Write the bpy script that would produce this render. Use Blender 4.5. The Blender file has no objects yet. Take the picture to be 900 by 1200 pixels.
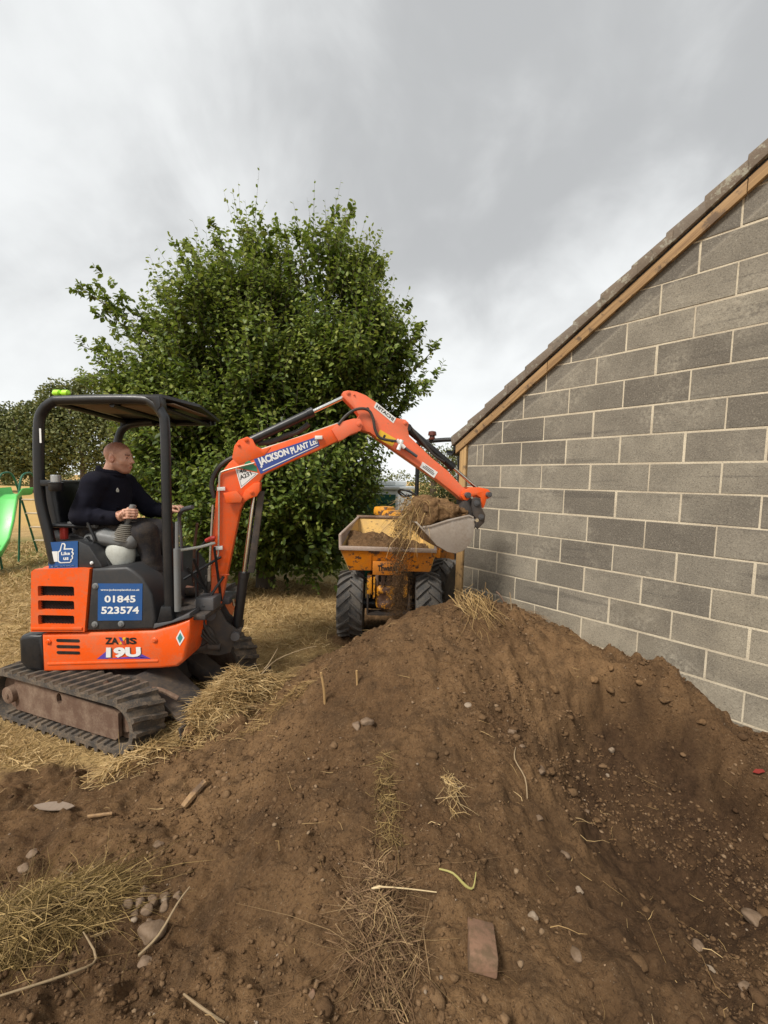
import bpy, bmesh, math, random
import numpy as np
import openvdb
from mathutils import Vector, Matrix, Euler
from mathutils.geometry import tessellate_polygon
rnd = random.Random(7)
rng = np.random.default_rng(11)
R = math.radians
scene = bpy.context.scene
COL = scene.collection

# ------------------------------------------------------------------ camera
cam_d = bpy.data.cameras.new("camera")
cam = bpy.data.objects.new("camera", cam_d)
COL.objects.link(cam)
PITCH, ROLL, EYE = 0.0752655, -0.0227281, 1.85
fw = Vector((0, math.cos(PITCH), -math.sin(PITCH)))
uc = Vector((0, math.sin(PITCH), math.cos(PITCH)))
rt = Vector((1, 0, 0)) * math.cos(ROLL) - uc * math.sin(ROLL)
up = Vector((1, 0, 0)) * math.sin(ROLL) + uc * math.cos(ROLL)
cam.matrix_world = Matrix(((rt.x, up.x, -fw.x, 0), (rt.y, up.y, -fw.y, 0), (rt.z, up.z, -fw.z, EYE), (0, 0, 0, 1)))
cam_d.sensor_fit = 'VERTICAL'
cam_d.sensor_height = 24.0
cam_d.lens = 487.523 / 1200 * 24.0
cam_d.clip_start = 0.05
cam_d.clip_end = 2000
scene.camera = cam
scene.render.resolution_x, scene.render.resolution_y = 768, 1024

# ------------------------------------------------------------------ sky, sun, exposure
SUN_EL, SUN_AZ = R(50), R(222)        # azimuth from +Y, clockwise: behind the camera, to its left
scene.view_settings.view_transform = 'Standard'
scene.view_settings.look = 'None'
scene.view_settings.exposure = 0.78
scene.view_settings.gamma = 1.0
world = bpy.data.worlds.new("World")
scene.world = world
world.use_nodes = True
wn, wl = world.node_tree.nodes, world.node_tree.links
wn.clear()
w_out = wn.new('ShaderNodeOutputWorld')
w_bg = wn.new('ShaderNodeBackground')
w_bg.inputs['Strength'].default_value = 0.1
w_sky = wn.new('ShaderNodeTexSky')
w_sky.sky_type = 'NISHITA'
w_sky.sun_disc = False
w_sky.sun_elevation = SUN_EL
w_sky.sun_rotation = SUN_AZ
w_tc = wn.new('ShaderNodeTexCoord')
w_sep = wn.new('ShaderNodeSeparateXYZ')
wl.new(w_tc.outputs['Generated'], w_sep.inputs[0])
def wmath(op, a, b=None):
    n = wn.new('ShaderNodeMath'); n.operation = op
    for i, v in enumerate((a, b)):
        if v is None: continue
        if isinstance(v, (int, float)): n.inputs[i].default_value = v
        else: wl.new(v, n.inputs[i])
    return n.outputs[0]
zc = wmath('MAXIMUM', w_sep.outputs[2], 0.0)
den = wmath('ADD', zc, 0.75)
w_comb = wn.new('ShaderNodeCombineXYZ')
wl.new(wmath('DIVIDE', w_sep.outputs[0], den), w_comb.inputs[0])
wl.new(wmath('DIVIDE', w_sep.outputs[1], den), w_comb.inputs[1])
def wnoise(scale, detail, rough, off, dist=0.0):
    m = wn.new('ShaderNodeMapping'); m.inputs['Location'].default_value = off
    wl.new(w_comb.outputs[0], m.inputs['Vector'])
    n = wn.new('ShaderNodeTexNoise')
    n.inputs['Scale'].default_value = scale; n.inputs['Detail'].default_value = detail
    n.inputs['Roughness'].default_value = rough; n.inputs['Distortion'].default_value = dist
    wl.new(m.outputs[0], n.inputs['Vector'])
    return n.outputs['Fac']
cl = wmath('ADD', wmath('MULTIPLY', wnoise(1.75, 5, 0.5, (3.1, 1.7, 0), 0.5), 0.70), wmath('MULTIPLY', wnoise(5.0, 7, 0.55, (0.4, 5.2, 0), 0.4), 0.30))
w_ramp = wn.new('ShaderNodeValToRGB')
w_ramp.color_ramp.interpolation = 'EASE'
els = w_ramp.color_ramp.elements
els[0].position, els[0].color = 0.37, (3.15, 3.2, 3.22, 1)
els[1].position, els[1].color = 0.62, (5.5, 5.6, 5.58, 1)
wl.new(cl, w_ramp.inputs['Fac'])
# an overcast sky is brighter towards the horizon here, where the cloud deck thins
w_hz = wn.new('ShaderNodeMapRange')
w_hz.inputs['From Min'].default_value = 0.5; w_hz.inputs['From Max'].default_value = 0.0
w_hz.inputs['To Min'].default_value = 0.0; w_hz.inputs['To Max'].default_value = 0.9
w_hz.interpolation_type = 'SMOOTHSTEP'
wl.new(zc, w_hz.inputs['Value'])
w_mx = wn.new('ShaderNodeMixRGB')
w_mx.inputs['Color2'].default_value = (6.1, 6.2, 6.15, 1)
wl.new(w_hz.outputs[0], w_mx.inputs['Fac']); wl.new(w_ramp.outputs[0], w_mx.inputs['Color1'])
w_cover = wn.new('ShaderNodeMixRGB')
w_cover.inputs['Fac'].default_value = 0.96
wl.new(w_sky.outputs[0], w_cover.inputs['Color1']); wl.new(w_mx.outputs[0], w_cover.inputs['Color2'])
wl.new(w_cover.outputs[0], w_bg.inputs['Color'])
wl.new(w_bg.outputs[0], w_out.inputs['Surface'])

sun_d = bpy.data.lights.new("sun", 'SUN')
sun_d.energy = 2.5
sun_d.angle = R(14)
sun_d.color = (1.0, 0.95, 0.87)
sun = bpy.data.objects.new("sun", sun_d)
sd = Vector((math.sin(SUN_AZ) * math.cos(SUN_EL), math.cos(SUN_AZ) * math.cos(SUN_EL), math.sin(SUN_EL)))
sun.rotation_euler = sd.to_track_quat('Z', 'Y').to_euler()
sun.location = (0, 0, 20)
COL.objects.link(sun)

# ------------------------------------------------------------------ materials
def newmat(name):
    m = bpy.data.materials.new(name); m.use_nodes = True
    nt = m.node_tree; nt.nodes.clear()
    out = nt.nodes.new('ShaderNodeOutputMaterial')
    b = nt.nodes.new('ShaderNodeBsdfPrincipled')
    nt.links.new(b.outputs[0], out.inputs[0])
    return m, nt, b
class N:
    def __init__(s, nt): s.nt = nt
    def set(s, sock, v):
        if v is None: return
        if isinstance(v, bpy.types.NodeSocket): s.nt.links.new(v, sock)
        else: sock.default_value = v
    def node(s, t): return s.nt.nodes.new(t)
    def coord(s, kind='Object'): return s.node('ShaderNodeTexCoord').outputs[kind]
    def pos(s): return s.node('ShaderNodeNewGeometry').outputs['Position']
    def attr(s, name, out='Fac'):
        n = s.node('ShaderNodeAttribute'); n.attribute_name = name; return n.outputs[out]
    def noise(s, vec, scale, detail=4, rough=.55, dist=0):
        n = s.node('ShaderNodeTexNoise'); s.set(n.inputs['Vector'], vec)
        n.inputs['Scale'].default_value = scale; n.inputs['Detail'].default_value = detail
        n.inputs['Roughness'].default_value = rough; n.inputs['Distortion'].default_value = dist
        return n.outputs['Fac']
    def vor(s, vec, scale, out='Distance'):
        n = s.node('ShaderNodeTexVoronoi'); s.set(n.inputs['Vector'], vec); n.inputs['Scale'].default_value = scale
        return n.outputs[out]
    def ramp(s, fac, stops):
        n = s.node('ShaderNodeValToRGB'); s.set(n.inputs[0], fac)
        e = n.color_ramp.elements
        while len(e) < len(stops): e.new(0.5)
        for i, (p, c) in enumerate(stops):
            e[i].position = p
            e[i].color = (c, c, c, 1) if isinstance(c, (int, float)) else (*c, 1)
        return n.outputs[0]
    def mix(s, fac, a, b, mode='MIX'):
        n = s.node('ShaderNodeMixRGB'); n.blend_type = mode
        s.set(n.inputs[0], fac)
        for i, v in ((1, a), (2, b)):
            if isinstance(v, tuple) and len(v) == 3: v = (*v, 1)
            s.set(n.inputs[i], v)
        return n.outputs[0]
    def math(s, op, a, b=None, clamp=False):
        n = s.node('ShaderNodeMath'); n.operation = op; n.use_clamp = clamp
        s.set(n.inputs[0], a); s.set(n.inputs[1], b); return n.outputs[0]
    def bump(s, h, strength=.3, dist=.01):
        n = s.node('ShaderNodeBump'); s.set(n.inputs['Height'], h)
        n.inputs['Strength'].default_value = strength; n.inputs['Distance'].default_value = dist
        return n.outputs[0]
    def sep(s, v):
        n = s.node('ShaderNodeSeparateXYZ'); s.set(n.inputs[0], v); return n.outputs
    def mapping(s, v, scale=(1, 1, 1), rot=(0, 0, 0)):
        n = s.node('ShaderNodeMapping'); s.set(n.inputs['Vector'], v)
        n.inputs['Scale'].default_value = scale; n.inputs['Rotation'].default_value = rot; return n.outputs[0]
    def rand(s): return s.node('ShaderNodeObjectInfo').outputs['Random']

def M(name, base, rough=.5, metal=0., dirt=(.16, .11, .07), amt=.35, scale=6., bump=.08, bscale=60., var=.12, spec=.5, chips=None):
    """paint, metal, rubber or plastic with uneven tone, a film of dry soil and optional chipped patches"""
    m, nt, b = newmat(name); n = N(nt); co = n.coord()
    big = n.noise(co, scale, 5, .6)
    fine = n.noise(co, scale * 9, 4, .65)
    c = n.mix(n.math('MULTIPLY', fine, var * 2), base, tuple(x * .6 for x in base))
    f = n.math('MULTIPLY', n.ramp(n.mix(.4, big, fine), [(.44, 0.), (.68, 1.)]), amt)
    c = n.mix(f, c, dirt)
    if chips:
        k = n.ramp(n.noise(co, chips[1], 6, .65), [(chips[2], 0.), (chips[2] + .04, 1.)])
        c = n.mix(k, c, chips[0])
    nt.links.new(c, b.inputs['Base Color'])
    b.inputs['Metallic'].default_value = metal
    b.inputs['Specular IOR Level'].default_value = spec
    r = n.math('ADD', n.math('MULTIPLY', f, .45), rough, True)
    r = n.math('ADD', r, n.math('MULTIPLY', n.math('SUBTRACT', fine, .5), .25), True)
    nt.links.new(r, b.inputs['Roughness'])
    if bump: nt.links.new(n.bump(n.noise(co, bscale, 4, .6), bump, .004), b.inputs['Normal'])
    return m
def flat(name, c, rough=.45):
    return M(name, c, rough, amt=.12, bump=.02, var=.04)
m_orange = M('orange_paint', (.86, .105, .010), .34, dirt=(.34, .20, .11), amt=.45, scale=6, bump=.03, var=.10, chips=((.30, .12, .06), 16, .68))
m_arm = M('faded_orange_paint', (.84, .155, .062), .42, dirt=(.40, .23, .14), amt=.40, scale=6, bump=.03, var=.10, chips=((.34, .14, .08), 16, .68))
m_black = M('black_paint', (.011, .012, .014), .38, amt=.09, bump=.04)
m_plastic = M('dark_plastic', (.024, .026, .029), .5, amt=.14, bump=.1)
m_greyplastic = M('grey_plastic', (.16, .165, .165), .55, amt=.3)
m_palegrey = M('pale_plastic', (.50, .51, .46), .5, amt=.3, scale=8)
m_dgrey = M('grey_paint', (.075, .078, .085), .45, amt=.3)
m_chrome = M('bright_rod', (.72, .72, .70), .18, 1., amt=.08, bump=0)
m_pipe = M('pale_steel_pipe', (.50, .44, .36), .35, .3, amt=.2, bump=0)
m_rubber = M('rubber_hose', (.03, .028, .027), .6, amt=.3)
m_track = M('track_rubber', (.058, .050, .043), .85, dirt=(.24, .175, .115), amt=.9, scale=9, bump=.4, bscale=40, var=.3)
m_tyre = M('tyre_rubber', (.085, .083, .080), .8, dirt=(.24, .20, .155), amt=.85, scale=8, bump=.3, bscale=50, var=.3)
m_rust = M('rusty_steel', (.15, .085, .055), .8, .1, dirt=(.30, .215, .15), amt=.85, scale=9, bump=.3, bscale=35, var=.4)
m_dirty = M('dirty_steel', (.06, .053, .05), .65, .4, dirt=(.17, .12, .08), amt=.75, scale=8, bump=.25, bscale=40)
m_bucket = M('worn_bucket_steel', (.48, .42, .36), .42, .4, dirt=(.30, .22, .16), amt=.55, scale=5, bump=.15, bscale=25, var=.25)
m_white = flat('white_paint', (.78, .78, .76))
m_blue = flat('blue_print', (.014, .085, .27))
m_bluedark = flat('royal_blue_print', (.03, .07, .30))
m_purple = flat('violet_print', (.10, .05, .36))
m_ink = flat('black_print', (.012, .012, .012))
m_yellowprint = flat('yellow_print', (.80, .48, .03))
m_greenprint = flat('green_print', (.03, .24, .12))
m_tealprint = flat('teal_print', (.05, .25, .24))
m_red = flat('red_plastic', (.50, .04, .03))
m_lime = flat('lime_plastic', (.45, .85, .04), .3)
m_foam = M('tan_lining', (.20, .145, .095), .85, amt=.3)
m_yellow = M('yellow_paint', (.72, .225, .006), .45, dirt=(.22, .13, .06), amt=.45, scale=5, chips=((.10, .05, .028), 9, .56), bump=.08)
m_yellowrust = M('rusty_yellow_paint', (.72, .30, .012), .5, dirt=(.24, .14, .06), amt=.5, scale=9, chips=((.09, .04, .02), 13, .50), bump=.2)
m_dusty = M('dusty_yellow_steel', (.62, .38, .11), .8, dirt=(.40, .27, .13), amt=.8, scale=10, chips=((.20, .12, .06), 30, .6), bump=.25, bscale=50)
m_lip = M('worn_pink_steel', (.42, .33, .27), .6, .2, dirt=(.22, .14, .09), amt=.6, scale=12, bump=.2)
m_greenframe = M('green_tube_paint', (.01, .12, .06), .4, amt=.1)
m_slide = M('green_slide_plastic', (.11, .55, .12), .35, amt=.1, bump=0)
m_slideend = M('red_slide_plastic', (.55, .12, .10), .4, amt=.1, bump=0)
m_wood = M('pale_rung_wood', (.55, .44, .30), .7, amt=.2)
m_loogreen = M('green_cabin_plastic', (.008, .085, .06), .4, amt=.15, bump=0)
m_loowhite = M('white_cabin_plastic', (.82, .86, .86), .4, amt=.08, bump=0)
m_tree_bark = M('bark', (.10, .08, .06), .9, bump=.6, bscale=30)

def mat_timber(name, base, dark, slope=0):
    m, nt, b = newmat(name); n = N(nt); co = n.coord()
    if slope:                                       # grain along the sloping board
        x_, y_, z_ = n.sep(co); s_ = n.math('SUBTRACT', n.math('MULTIPLY', x_, .65), n.math('MULTIPLY', y_, .76))
        al = n.math('ADD', n.math('MULTIPLY', s_, .827), n.math('MULTIPLY', z_, .562)); ac = n.math('SUBTRACT', n.math('MULTIPLY', z_, .827), n.math('MULTIPLY', s_, .562))
        cb = n.node('ShaderNodeCombineXYZ'); n.set(cb.inputs[0], n.math('MULTIPLY', al, 1.6)); n.set(cb.inputs[1], n.math('MULTIPLY', ac, 34.)); n.set(cb.inputs[2], n.rand())
        g = n.noise(cb.outputs[0], 1.6, 6, .6, .8)
    else: g = n.noise(n.mapping(co, (30, 30, 1.5)), 1.6, 6, .6, .6)
    c = n.mix(n.ramp(g, [(.35, 0.), (.7, 1.)]), base, dark)
    k = n.ramp(n.noise(co, 9, 6, .65), [(.54, 0.), (.62, 1.)])
    c = n.mix(n.math('MULTIPLY', k, .75), c, (.07, .045, .03))
    nt.links.new(c, b.inputs['Base Color']); b.inputs['Roughness'].default_value = .75
    nt.links.new(n.bump(g, .25, .004), b.inputs['Normal']); return m
m_timber = mat_timber('treated_timber', (.40, .245, .105), (.20, .11, .048), 1)
m_postwood = mat_timber('post_timber', (.46, .29, .12), (.30, .18, .075))

def mat_block(k=1., wear=1., nm='concrete_block'):
    m, nt, b = newmat(nm); n = N(nt)
    p = n.pos(); r = n.rand()
    tone = n.ramp(r, [(0., (.142, .124, .100)), (.3, (.190, .168, .134)), (.7, (.225, .198, .157)), (1., (.275, .243, .190))])
    if k != 1: tone = n.mix(1., tone, (k, k * .985, k * .94), 'MULTIPLY')
    blotch = n.noise(p, 3.2, 5, .6)
    c = n.mix(n.math('MULTIPLY', n.ramp(blotch, [(.4, 0.), (.66, 1.)]), .5), tone, (.115, .10, .082))
    # damp bands and an old roof line across the gable
    x, y, z = n.sep(p)
    s = n.math('ADD', n.math('MULTIPLY', n.math('SUBTRACT', x, 1.33705), .65006), n.math('MULTIPLY', n.math('SUBTRACT', y, 4.13359), -.75989))
    d = n.math('SUBTRACT', z, n.math('ADD', n.math('MULTIPLY', s, .683), 2.55))
    d = n.math('ADD', d, n.math('MULTIPLY', n.math('SUBTRACT', n.noise(p, 3, 3), .5), .05))
    line = n.math('SUBTRACT', 1.0, n.math('DIVIDE', n.math('ABSOLUTE', d), .022), True)
    above = n.math('MULTIPLY', n.math('GREATER_THAN', d, 0.0), .42)
    c = n.mix(above, c, (.11, .098, .085))
    c = n.mix(n.math('MULTIPLY', line, .35), c, (.36, .32, .26))
    band = n.ramp(n.noise(n.mapping(p, (.55, .55, 9)), 1.6, 4, .55), [(.60, 0.), (.66, 1.)])
    c = n.mix(n.math('MULTIPLY', band, .45 * wear), c, (.085, .075, .065))
    grit = n.noise(p, 110, 4, .75)
    c = n.mix(n.ramp(grit, [(.36, .6), (.47, 0.)]), c, (.070, .060, .048))
    c = n.mix(n.ramp(grit, [(.56, 0.), (.68, .45)]), c, (.42, .37, .29))
    sm_ = n.math('MULTIPLY', n.ramp(n.noise(p, 2.4, 5, .6), [(.50, 0.), (.66, 1.)]), n.ramp(n.noise(p, 36, 5, .7), [(.40, 0.), (.62, .42)]))
    c = n.mix(sm_, c, (.47, .42, .33))
    spl = n.ramp(n.noise(p, 24, 4, .7), [(.68, 0.), (.73, .55)])
    c = n.mix(spl, c, (.42, .38, .31))
    nt.links.new(c, b.inputs['Base Color']); b.inputs['Roughness'].default_value = .92
    b.inputs['Specular IOR Level'].default_value = .25
    nt.links.new(n.bump(n.mix(.5, grit, n.noise(p, 60, 4)), .75, .006), b.inputs['Normal'])
    return m
m_block = mat_block()
m_paleblock = mat_block(1.28, .1, 'pale_concrete_block')
def mat_mortar():
    m, nt, b = newmat('mortar'); n = N(nt); p = n.pos()
    c = n.mix(n.ramp(n.noise(p, 5, 5), [(.35, 0.), (.7, 1.)]), (.60, .52, .385), (.44, .37, .27))
    g = n.noise(p, 120, 3, .7)
    c = n.mix(n.ramp(g, [(.35, .5), (.5, 0.)]), c, (.25, .21, .16))
    nt.links.new(c, b.inputs['Base Color']); b.inputs['Roughness'].default_value = .95
    nt.links.new(n.bump(g, .6, .005), b.inputs['Normal']); return m
m_mortar = mat_mortar()
def mat_tile():
    m, nt, b = newmat('roof_tile_clay'); n = N(nt); p = n.pos()
    c = n.mix(n.noise(p, 7, 6, .65), (.11, .08, .06), (.22, .17, .12))
    c = n.mix(n.ramp(n.noise(p, 16, 5, .7), [(.54, 0.), (.60, .8)]), c, (.33, .31, .24))
    c = n.mix(n.ramp(n.noise(p, 9, 5, .7), [(.62, 0.), (.7, .8)]), c, (.05, .055, .04))
    c = n.mix(n.math('MULTIPLY', n.rand(), .45), c, (.17, .145, .12))
    nt.links.new(c, b.inputs['Base Color']); b.inputs['Roughness'].default_value = .9
    nt.links.new(n.bump(n.noise(p, 45, 5, .65), .6, .006), b.inputs['Normal']); return m
m_tile = mat_tile()

def soil_color(n, p):
    a = n.noise(p, 1.1, 5, .55)
    c = n.mix(n.ramp(a, [(.38, 0.), (.62, 1.)]), (.112, .062, .029), (.212, .123, .058))
    c = n.mix(n.ramp(n.noise(p, 7, 6, .62), [(.36, .6), (.52, 0.)]), c, (.070, .042, .022))
    c = n.mix(n.ramp(n.noise(p, 28, 5, .7), [(.6, 0.), (.74, .55)]), c, (.235, .160, .092))
    g_ = n.noise(p, 75, 5, .75)
    c = n.mix(n.ramp(g_, [(.36, .75), (.48, 0.)]), c, (.045, .026, .014))
    c = n.mix(n.ramp(g_, [(.56, 0.), (.70, .5)]), c, (.25, .172, .102))
    sp = n.vor(p, 85)
    c = n.mix(n.math('MULTIPLY', n.ramp(sp, [(.10, 1.), (.2, 0.)]), n.ramp(n.noise(p, 40, 2), [(.52, 0.), (.62, .8)])), c, (.32, .235, .155))
    return c
def mat_soil(name='soil'):
    m, nt, b = newmat(name); n = N(nt); p = n.pos()
    nt.links.new(soil_color(n, p), b.inputs['Base Color']); b.inputs['Roughness'].default_value = .97
    b.inputs['Specular IOR Level'].default_value = .15
    h = n.mix(.5, n.noise(p, 45, 6, .7), n.noise(p, 140, 4, .7))
    nt.links.new(n.bump(h, .8, .012), b.inputs['Normal']); return m
m_soil = mat_soil()
def mat_ground():
    m, nt, b = newmat('ground_surface'); n = N(nt); p = n.pos()
    soil = soil_color(n, p)
    soil = n.mix(n.math('MULTIPLY', n.attr('darker'), .93), soil, n.mix(n.ramp(n.noise(p, 30, 5, .75), [(.35, 0.), (.65, 1.)]), (.022, .012, .007), (.070, .039, .021)))  # soil blended towards a darker brown by the vertex mask
    st = n.noise(n.mapping(p, (1, 1, .2)), 55, 4, .7, 1.5)
    straw = n.mix(n.ramp(n.noise(p, 2.2, 5, .6), [(.35, 0.), (.65, 1.)]), (.50, .345, .15), (.33, .215, .095))
    straw = n.mix(n.ramp(st, [(.35, .75), (.55, 0.)]), straw, (.13, .085, .04))
    green = n.mix(n.ramp(st, [(.35, .8), (.6, 0.)]), (.135, .16, .045), (.06, .065, .02))
    field = n.mix(n.noise(n.mapping(p, (.2, 1, 1)), .6, 5), (.50, .33, .125), (.42, .27, .10))
    c = n.mix(n.attr('soil'), n.mix(n.attr('green'), straw, green), soil)
    c = n.mix(n.attr('field'), c, field)
    nt.links.new(c, b.inputs['Base Color']); b.inputs['Roughness'].default_value = .97
    b.inputs['Specular IOR Level'].default_value = .15
    h = n.mix(.5, n.noise(p, 38, 7, .75), n.noise(p, 130, 4, .75))
    nt.links.new(n.bump(h, 1.0, .022), b.inputs['Normal']); return m
m_ground = mat_ground()
m_clod = mat_soil('loose_soil')
_n = N(m_clod.node_tree); _b = [q for q in m_clod.node_tree.nodes if q.type == 'BSDF_PRINCIPLED'][0]
_src = _b.inputs['Base Color'].links[0].from_socket
m_clod.node_tree.links.new(_n.mix(.6, _src, _n.ramp(_n.attr('tint'), [(0., (.038, .020, .011)), (.5, (.115, .068, .034)), (.85, (.22, .14, .078)), (1., (.34, .24, .15))])), _b.inputs['Base Color'])
def mat_stone(name, a, bb):
    m, nt, b = newmat(name); n = N(nt); co = n.coord()
    c = n.mix(n.noise(co, 14, 5, .6), a, bb)
    c = n.mix(n.ramp(n.noise(n.pos(), 22, 4, .65), [(.42, 0.), (.60, .9)]), c, (.12, .075, .040))
    nt.links.new(c, b.inputs['Base Color']); b.inputs['Roughness'].default_value = .85
    nt.links.new(n.bump(n.noise(co, 60, 5, .6), .5, .005), b.inputs['Normal']); return m
m_stone = mat_stone('field_stone', (.15, .098, .06), (.23, .16, .105))
m_palestone = mat_stone('pale_stone', (.33, .26, .19), (.21, .155, .105))
m_brick = mat_stone('old_brick', (.25, .135, .08), (.17, .10, .062))
def mat_tint(name, stops, rough=.7, transl=0., spec=.3):
    m, nt, b = newmat(name); n = N(nt)
    c = n.ramp(n.attr('tint'), stops)
    nt.links.new(c, b.inputs['Base Color']); b.inputs['Roughness'].default_value = rough
    b.inputs['Specular IOR Level'].default_value = spec
    if transl:
        t = nt.nodes.new('ShaderNodeBsdfTranslucent'); nt.links.new(n.mix(.5, c, (.22, .30, .03), 'MIX'), t.inputs['Color'])
        mx = nt.nodes.new('ShaderNodeMixShader'); mx.inputs[0].default_value = transl
        nt.links.new(b.outputs[0], mx.inputs[1]); nt.links.new(t.outputs[0], mx.inputs[2])
        out = [x for x in nt.nodes if x.type == 'OUTPUT_MATERIAL'][0]
        nt.links.new(mx.outputs[0], out.inputs[0])
    return m
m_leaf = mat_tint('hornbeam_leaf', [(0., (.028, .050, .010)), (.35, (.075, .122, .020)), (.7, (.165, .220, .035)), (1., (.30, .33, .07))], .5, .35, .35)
m_farleaf = mat_tint('distant_leaf', [(0., (.060, .072, .028)), (.5, (.135, .150, .055)), (1., (.25, .24, .09))], .7, .15)
m_straw = mat_tint('dry_grass_blade', [(0., (.12, .073, .034)), (.3, (.30, .185, .075)), (.7, (.50, .34, .15)), (1., (.66, .49, .26))], .65, .15)
m_root = mat_tint('root_fibre', [(0., (.095, .052, .026)), (.5, (.20, .120, .060)), (.85, (.31, .205, .10)), (1., (.48, .34, .15))], .75)
m_green_straw = mat_tint('faded_grass_blade', [(0., (.11, .070, .030)), (.5, (.28, .185, .072)), (1., (.50, .35, .14))], .65, .15)

# ------------------------------------------------------------------ object helpers
WO = {}
def thing(name, label, cat, loc=(0, 0, 0), group=None):
    o = bpy.data.objects.new(name, None); COL.objects.link(o)
    o.empty_display_size = .1
    o.location = loc; WO[o.name] = Vector(loc)
    o['label'] = label; o['category'] = cat
    if group: o['group'] = group
    return o
def tag(o, label, cat, group=None, kind=None):
    o['label'] = label; o['category'] = cat
    if group: o['group'] = group
    if kind: o['kind'] = kind
    return o
def finish(me, mat, smooth=35):
    me.materials.append(mat)
    if smooth:
        me.polygons.foreach_set('use_smooth', [True] * len(me.polygons))
        if smooth < 180: me.set_sharp_from_angle(angle=R(smooth))
    me.update()
def link(name, me, parent=None, at=None):
    """link a mesh given in world coordinates, its origin moved to `at` (or the parent's own origin)"""
    o = bpy.data.objects.new(name, me); COL.objects.link(o)
    off = WO[parent.name] if parent else Vector((0, 0, 0))
    org = Vector(at) if at is not None else off
    if org.length: me.transform(Matrix.Translation(-org))
    o.location = org - off
    WO[o.name] = org
    if parent: o.parent = parent
    return o
def mk(name, geo, mat, parent=None, at=None, smooth=35):
    V, F = geo
    me = bpy.data.meshes.new(name)
    me.from_pydata([tuple(v) for v in V], [], F)
    bm = bmesh.new(); bm.from_mesh(me)
    bmesh.ops.recalc_face_normals(bm, faces=bm.faces)
    bm.to_mesh(me); bm.free()
    finish(me, mat, smooth)
    return link(name, me, parent, at)
def dup(o, parent, loc, rot=None):
    c = o.copy(); COL.objects.link(c); c.parent = parent
    c.location = loc
    if rot is not None: c.rotation_euler = rot
    return c
def comb(*gs):
    V, F = [], []
    for v, f in gs:
        k = len(V); V += list(v); F += [tuple(i + k for i in q) for q in f]
    return V, F
def xf(geo, mat): return [mat @ Vector(v) for v in geo[0]], geo[1]
def tube(pts, r, n=10, cap=True, smooth_sub=0):
    pts = [Vector(p) for p in pts]
    rs = list(r) if isinstance(r, (list, tuple)) else [r] * len(pts)
    if smooth_sub:
        q, qr = [], []
        for i in range(len(pts) - 1):
            p0, p1, p2, p3 = pts[max(i - 1, 0)], pts[i], pts[i + 1], pts[min(i + 2, len(pts) - 1)]
            for k in range(smooth_sub):
                t = k / smooth_sub
                q.append(.5 * ((2 * p1) + (p2 - p0) * t + (2 * p0 - 5 * p1 + 4 * p2 - p3) * t * t + (3 * p1 - p0 - 3 * p2 + p3) * t ** 3))
                qr.append(rs[i] * (1 - t) + rs[i + 1] * t)
        q.append(pts[-1]); qr.append(rs[-1]); pts, rs = q, qr
    V, F = [], []
    nrm = None
    for i, p in enumerate(pts):
        t = (pts[min(i + 1, len(pts) - 1)] - pts[max(i - 1, 0)]).normalized()
        if nrm is None:
            nrm = t.orthogonal().normalized()
        nrm = (nrm - t * nrm.dot(t)).normalized()
        b = t.cross(nrm)
        for k in range(n):
            a = 2 * math.pi * k / n
            V.append(p + (nrm * math.cos(a) + b * math.sin(a)) * rs[i])
    for i in range(len(pts) - 1):
        for k in range(n):
            F.append((i * n + k, i * n + (k + 1) % n, (i + 1) * n + (k + 1) % n, (i + 1) * n + k))
    if cap:
        F.append(tuple(range(n))[::-1]); F.append(tuple(range((len(pts) - 1) * n, len(pts) * n)))
    return V, F
def cyl(a, b, r, n=16): return tube([a, b], r, n)
def box(x0, x1, y0, y1, z0, z1, bev=0.):
    bm = bmesh.new()
    vs = [bm.verts.new(p) for p in ((x0, y0, z0), (x1, y0, z0), (x1, y1, z0), (x0, y1, z0), (x0, y0, z1), (x1, y0, z1), (x1, y1, z1), (x0, y1, z1))]
    for q in ((0, 3, 2, 1), (4, 5, 6, 7), (0, 1, 5, 4), (1, 2, 6, 5), (2, 3, 7, 6), (3, 0, 4, 7)): bm.faces.new([vs[i] for i in q])
    if bev: bmesh.ops.bevel(bm, geom=bm.edges[:], offset=bev, segments=2, profile=.5, affect='EDGES', clamp_overlap=True)
    return bmgeo(bm)
def bmgeo(bm):
    bm.verts.index_update()
    g = [v.co.copy() for v in bm.verts], [tuple(v.index for v in f.verts) for f in bm.faces]
    bm.free(); return g
def prism(outline, f, w0, w1, bev=0., seg=2):
    """extrude a 2-D outline (u, v) from w0 to w1 in the frame f(u, v, w)"""
    bm = bmesh.new()
    a = [bm.verts.new((u, w0, v)) for u, v in outline]
    b = [bm.verts.new((u, w1, v)) for u, v in outline]
    fa = bm.faces.new(a); fb = bm.faces.new(b[::-1])
    k = len(a)
    for i in range(k): bm.faces.new((a[i], b[i], b[(i + 1) % k], a[(i + 1) % k]))
    bmesh.ops.recalc_face_normals(bm, faces=bm.faces)
    if bev:
        ed = list(fa.edges) + list(fb.edges)
        bmesh.ops.bevel(bm, geom=ed, offset=bev, segments=seg, profile=.5, affect='EDGES', clamp_overlap=True)
    V, F = bmgeo(bm)
    return [f(v[0], v[2], v[1]) for v in V], F
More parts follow.
